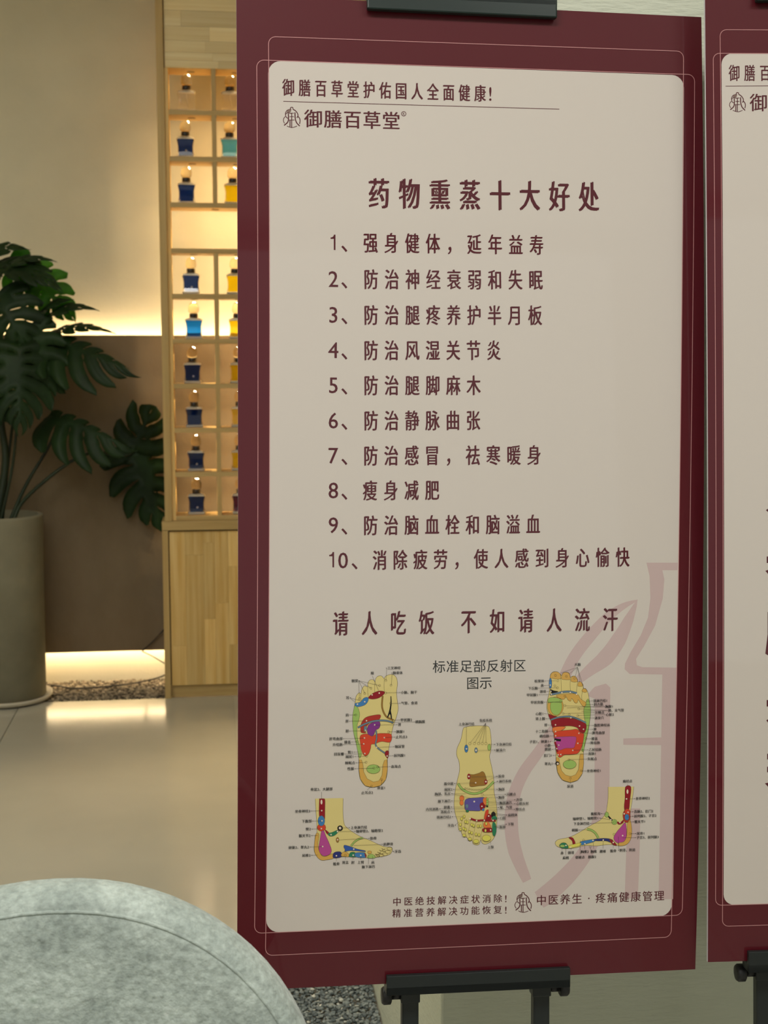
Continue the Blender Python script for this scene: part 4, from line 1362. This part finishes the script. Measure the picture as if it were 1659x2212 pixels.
labels(q, [('骨盆2、大腿部', 500, 203, 'c', (500, 330)), ('坐骨神经3', 358, 482, 'r', (500, 478)), ('下腹部', 375, 610, 'r', (505, 608)), ('臀2', 365, 712, 'r', (495, 708)), ('髋关节2', 362, 795, 'r', (450, 793)), ('卵巢2、睾丸2', 342, 942, 'r', (512, 938)), ('尾椎2', 362, 1048, 'r', (452, 1045)),
           ('上身淋巴结', 870, 695, 'l', (740, 697)), ('输卵管2、输精管2', 940, 742, 'l', (708, 745)), ('肋骨', 1120, 832, 'l', (720, 852)), ('肩胛骨', 1290, 908, 'l', (910, 925)), ('牙齿', 1435, 1000, 'l', (1405, 990)), ('骶骨', 690, 1158, 'c', (690, 1060)), ('肾盂', 805, 1140, 'c', (805, 1060)),
           ('肘', 902, 1140, 'c', (905, 1055)), ('上臂', 1002, 1138, 'c', (1002, 1060)), ('肩', 1157, 1140, 'c', (1150, 1060)), ('腋下淋巴', 1100, 1195, 'c', (1105, 1030))], 6.6)
tag(q.build('diagram_labels', panel), kind='stuff')

# lower right side view
p = Print(B1, LAY, (1180, 1660, 5.925))
o1 = [(790, 235), (790, 370), (775, 500), (755, 580), (690, 660), (580, 720), (480, 780), (380, 840), (290, 880), (190, 900), (140, 915), (112, 950), (130, 990), (200, 1020), (300, 1025), (400, 1010), (500, 985), (640, 990), (760, 975), (860, 975), (910, 988), (990, 985), (1050, 950), (1085, 880), (1092, 780), (1075, 660), (1075, 560), (1100, 400), (1120, 230)]
p.fill([(790, 235)] + o1[1:-1] + [(1120, 232)], SK, False)
p.stroke(o1, .6, OL)
shape(p, [(1012, 235), (1082, 235), (1070, 400), (1055, 530), (1005, 540), (995, 480), (1005, 380)], DR, .5)
p.fill(oval_pts(1038, 295, 12, 28), WH)
shape(p, [(985, 560), (1030, 510), (1068, 560), (1072, 640), (1040, 690), (1000, 680), (980, 620)], LR)
shape(p, oval_pts(1038, 555, 36, 38), RD, .4); shape(p, oval_pts(1030, 622, 28, 40), BL)
p.stroke([(775, 590), (820, 640), (870, 690)], 3.4, BK); p.circle((825, 655), 10, WH)
shape(p, oval_pts(772, 590, 26, 34), GN); shape(p, oval_pts(870, 683, 34, 34), GN); p.ring((872, 685), 15, .4, OL)
shape(p, [(905, 680), (950, 685), (985, 655), (985, 690), (945, 715), (915, 710)], DR, .3)
shape(p, [(1005, 690), (1022, 740), (1025, 860), (1000, 930), (930, 955), (880, 930), (862, 880), (900, 810), (960, 740)], MG)
shape(p, [(1040, 690), (1075, 665), (1092, 780), (1085, 880), (1050, 950), (990, 985), (920, 985), (925, 950), (990, 935), (1025, 870), (1032, 780)], OR)
gp = [(520, 775), (580, 790), (630, 830), (665, 890)]
p.stroke(gp, 5, OL); p.stroke(gp, 3.8, GN)
shape(p, [(285, 885), (330, 880), (360, 920), (370, 965), (340, 968), (325, 920)], DR, .3)
shape(p, [(440, 980), (440, 935), (530, 915), (610, 905), (620, 930), (540, 955)], BL); shape(p, [(610, 905), (700, 893), (790, 895), (850, 915), (830, 945), (760, 925), (640, 925)], NV)
shape(p, [(810, 900), (860, 930), (900, 980), (860, 978), (820, 940)], DR)
shape(p, [(280, 990), (360, 965), (440, 950), (430, 985), (340, 1010), (290, 1018)], YE, .4)
shape(p, [(165, 985), (200, 950), (250, 955), (280, 1000), (270, 1022), (200, 1018)], DG); shape(p, oval_pts(205, 990, 30, 16), GN, .3)
for c in ((1025, 387), (940, 688), (975, 857), (727, 915), (595, 918), (492, 962), (855, 945), (250, 983), (310, 1005), (1045, 558), (995, 578)): p.circle(c, 10, WH, up=False)
for c in ((865, 840), (1070, 832), (475, 915), (560, 1000)): p.ring(c, 14, .4, OL)
p.build('foot_diagram', panel, 'side view of a foot pointing left, lower right of the chart')
q = Print(B1, p.y + .00002, (1180, 1660, 5.925))
labels(q, [('痛经点', 1038, 160, 'c', (1038, 235)), ('坐骨神经2', 1140, 383, 'l', (1028, 387)), ('直肠2、肛门2', 1120, 550, 'l', (1045, 555)), ('前列腺2、子宫2', 1120, 608, 'l', (1030, 620)), ('髋关节1', 1125, 680, 'l', (1035, 682)), ('尾骨1', 1155, 830, 'l', (1070, 832)), ('子宫3、前列腺3', 1150, 882, 'l', (975, 885)),
           ('腹股沟', 690, 575, 'r', (760, 580)), ('输卵管1、输精管1', 670, 632, 'r', (820, 650)), ('下身淋巴结', 550, 700, 'r', (850, 690)), ('横膈', 405, 785, 'r', (520, 780)), ('鼻', 200, 1080, 'c', (200, 1020)), ('颈项', 313, 1075, 'c', (313, 1020)),
           ('胸椎2', 490, 1062, 'c', (492, 965)), ('胸椎', 605, 1060, 'c', (595, 925)), ('腰椎', 722, 1058, 'c', (727, 920)), ('骶骨', 855, 1052, 'c', (855, 950)), ('阴茎、阴道', 935, 1045, 'l', (920, 870)), ('扁桃', 247, 1140, 'c', (250, 990)), ('便秘点', 430, 1133, 'c', (432, 920)), ('胰腺2', 585, 1128, 'c', (560, 1000))], 6.6)
tag(q.build('diagram_labels', panel), kind='stuff')

# ------------------------------------------------------------------ poster two (runs out of the frame on the right)
B2 = Board('poster', (-.0793, -.0847, -.00726), (1529, 2078.4), 1.742, 'second maroon poster at the right edge, with only its left margin in view')
B2.Hh = 1.25
board_mesh(B2, .0022, .004)
p = Print(B2, .0003)
pTL, pBL = Vector(B2.uv(1557, 115.5)), Vector(B2.uv(1562, 1955))


def quad2(u0, u1, v0, v1, r, bow, n=16):
    pts = []
    for cx, cy, a0 in ((u0 + r, v1 - r, 180), (u1 - r, v1 - r, 90), (u1 - r, v0 + r, 0), (u0 + r, v0 + r, -90)):
        for k in range(7):
            a = radians(a0 - 90 * k / 6)
            pts.append((cx + r * cos(a), cy + r * sin(a)))
        if a0 == 90 or a0 == -90:
            q0 = pts[-1]
            q1 = (u1, v0 + r) if a0 == 90 else (u0, v1 - r)
            for k in range(1, n): pts.append((q0[0] + (q1[0] - q0[0]) * k / n, q0[1] + (q1[1] - q0[1]) * k / n))
    return [(u + B2.bow(v, bow), v) for u, v in pts]


uA, uB = B2.uv(1554.5, 64)[0], B2.uv(1542, 400)[0]
p.fill(quad2(pTL.x, .6 - pTL.x, pBL.y, pTL.y, .014, .0026), M_panel, uvs=True)
panel2 = p.build('pale_panel', B2.o)
p = Print(B2, .0005)
uL = B2.uv(1542, 300)[0] - B2.bow(B2.uv(1542, 300)[1], .0026)
uT = B2.uv(1554.5, 90)[0]
p.stroke(quad2(uT, .6 - uT, B2.uv(1560, 2000.7)[1], B2.uv(1555, 64.5)[1], .008, .0026), .0008, M_line, closed=True, uvs=True)
p.stroke(quad2(uL, .6 - uL, pBL.y, pTL.y, .008, .0026), .0008, M_line, closed=True, uvs=True)
p.build('border_line', B2.o)
p = Print(B2, LAY)
p.text('御膳百', (1586, 158), (1652.5, 158), 34, .66, .020)
p.build('heading_text', panel2)
p = Print(B2, LAY)
p.stroke([(1567, 186.3), (1900, 184)], 1.2, M_text)
p.build('heading_rule', panel2)
p = Print(B2, LAY)
p.text('御', (1638.5, 222), (1638.5, 222), 37, .98, .012)
p.build('logo_text', panel2)
emblem(B2, 1592.7, 221, M_text, panel2, LAY, .95)
p = Print(B2, LAY)
for pts in ([(1654, 1102), (1662, 1097), (1672, 1092), (1672, 1104), (1662, 1108)], [(1656, 1202), (1674, 1202), (1674, 1216), (1656, 1216)], [(1653, 1233), (1664, 1229), (1674, 1244), (1668, 1250)],
            [(1658, 1322), (1668, 1322), (1664, 1380), (1660, 1416), (1653, 1412), (1658, 1370)], [(1655, 1556), (1664, 1550), (1672, 1560), (1664, 1566)], [(1656, 1512), (1676, 1512), (1676, 1526), (1656, 1526)],
            [(1657, 1628), (1676, 1628), (1676, 1640), (1657, 1640)], [(1657, 1656), (1676, 1656), (1676, 1668), (1657, 1668)], [(1652, 1692), (1662, 1690), (1674, 1702), (1666, 1706)]):
    p.fill(pts, M_text, False)
p.build('large_lettering', panel2)

# ------------------------------------------------------------------ poster stands
def stand(b, name, clip, bar, legs, sleeve, label, lw_=.022):
    """clip/bar = (u0,u1,v0,v1) in board coordinates; legs = u centres"""
    st = empty(name, b.O, label, 'stand')
    st.rotation_euler = b.R.to_euler()
    dx = legs
    zfoot = -b.O.z / b.ez.z + .012
    # lower channel: front lip, floor, back
    u0, u1, v0, v1 = bar
    vb = -.0005
    MB().box(u0, u1, -.010, -.0022, vb - .012, v1, bev=.0012).box(u0, u1, -.010, b.TK + .012, vb - .012, vb - .0005, bev=.0012).box(u0, u1, b.TK + .0015, b.TK + .010, vb - .012, v1 + .004, bev=.001).build('lower_channel', M_black, st)
    u0, u1, v0, v1 = clip
    vt = b.Hh + .0008
    MB().box(u0, u1, -.012, -.0022, v0, vt + .009, bev=.002).box(u0, u1, -.012, b.TK + .012, vt, vt + .009, bev=.0015).build('top_clip', M_clip, st)
    for k, u in enumerate(dx):
        MB().box(u - lw_ / 2, u + lw_ / 2, b.TK + .0125, b.TK + .0125 + .016, zfoot, vt + .004, bev=.0022).build('pole', M_black, st)
        MB().box(u - .0125, u + .0125, b.TK + .0105 - .012 * 0, b.TK + .031, -sleeve, -.0125, bev=.0015).build('sleeve', M_black, st)
        sg = -1 if k == 0 else 1
        kx = u + sg * (.0125 + .012)
        kb = MB().lathe([(.004, -.012), (.0055, -.010), (.0055, -.001)], 16, center=(kx, b.TK + .018, -.024), axis='X')
        prof = [(.009, .0), (.0115, .0015), (.0115, .010), (.0095, .0125), (.003, .0125)]
        kb.lathe([(r, z * sg + (0 if sg > 0 else 0)) for r, z in prof], 20, center=(kx - (.0 if sg > 0 else 0), b.TK + .018, -.024), axis='X')
        if sg < 0: kb.lathe([(.0055, .001), (.0055, .012)], 16, center=(kx, b.TK + .018, -.024), axis='X')
        kb.build('knob', M_rubber, st)
    return st, zfoot


def feet(st, b, legs, zfoot):
    """flat feet on the floor, given in world coordinates then taken into the stand's frame"""
    inv = Matrix.Translation(b.O) @ b.R.to_4x4()
    inv = inv.inverted()
    for u in legs:
        pw = b.world(u, zfoot + .012, b.TK + .02)
        mb = MB().box(pw.x - .016, pw.x + .016, pw.y - .30, 1.806, .001, .013, bev=.002)
        for v in mb.bm.verts: v.co = inv @ v.co
        mb.build('foot', M_black, st)
    a, c = b.world(legs[0], zfoot + .15, b.TK + .02), b.world(legs[1], zfoot + .15, b.TK + .02)
    mb = MB().box(a.x, c.x, (a.y + c.y) / 2 - .006, (a.y + c.y) / 2 + .006, .16, .185, bev=.002)
    for v in mb.bm.verts: v.co = inv @ v.co
    mb.build('cross_bar', M_black, st)


c0_, c1_ = B1.uv(791, 20), B1.uv(1199, 30)
b0_, b1_ = B1.uv(833, 2105), B1.uv(1228, 2090)
l0, l1 = B1.uv(886, 2190, .02)[0], B1.uv(1169, 2180, .02)[0]
vclip = B1.uv(1000, 36)[1]
st1, zf = stand(B1, 'poster_stand', (c0_[0], c1_[0], vclip, 0), (b0_[0], b1_[0], 0, B1.uv(1030, 2094)[1]), (l0, l1), .033, 'black metal floor stand holding the large poster, its two poles in view')
feet(st1, B1, (l0, l1), zf)
b0_ = B2.uv(1612, 2060)
l0 = B2.uv(1651, 2190, .02)[0]
st2, zf = stand(B2, 'poster_stand', (B2.uv(1628, 0)[0], B2.uv(1628, 0)[0] + .25, B2.uv(1650, 9)[1], 0), (b0_[0], b0_[0] + .245, 0, B2.uv(1640, 2050)[1]), (l0, l0 + .17), .033,
                'black metal floor stand of the right poster, one knob and pole in view')
feet(st2, B2, (l0, l0 + .17), zf)

bpy.data.objects.remove(FONTO)
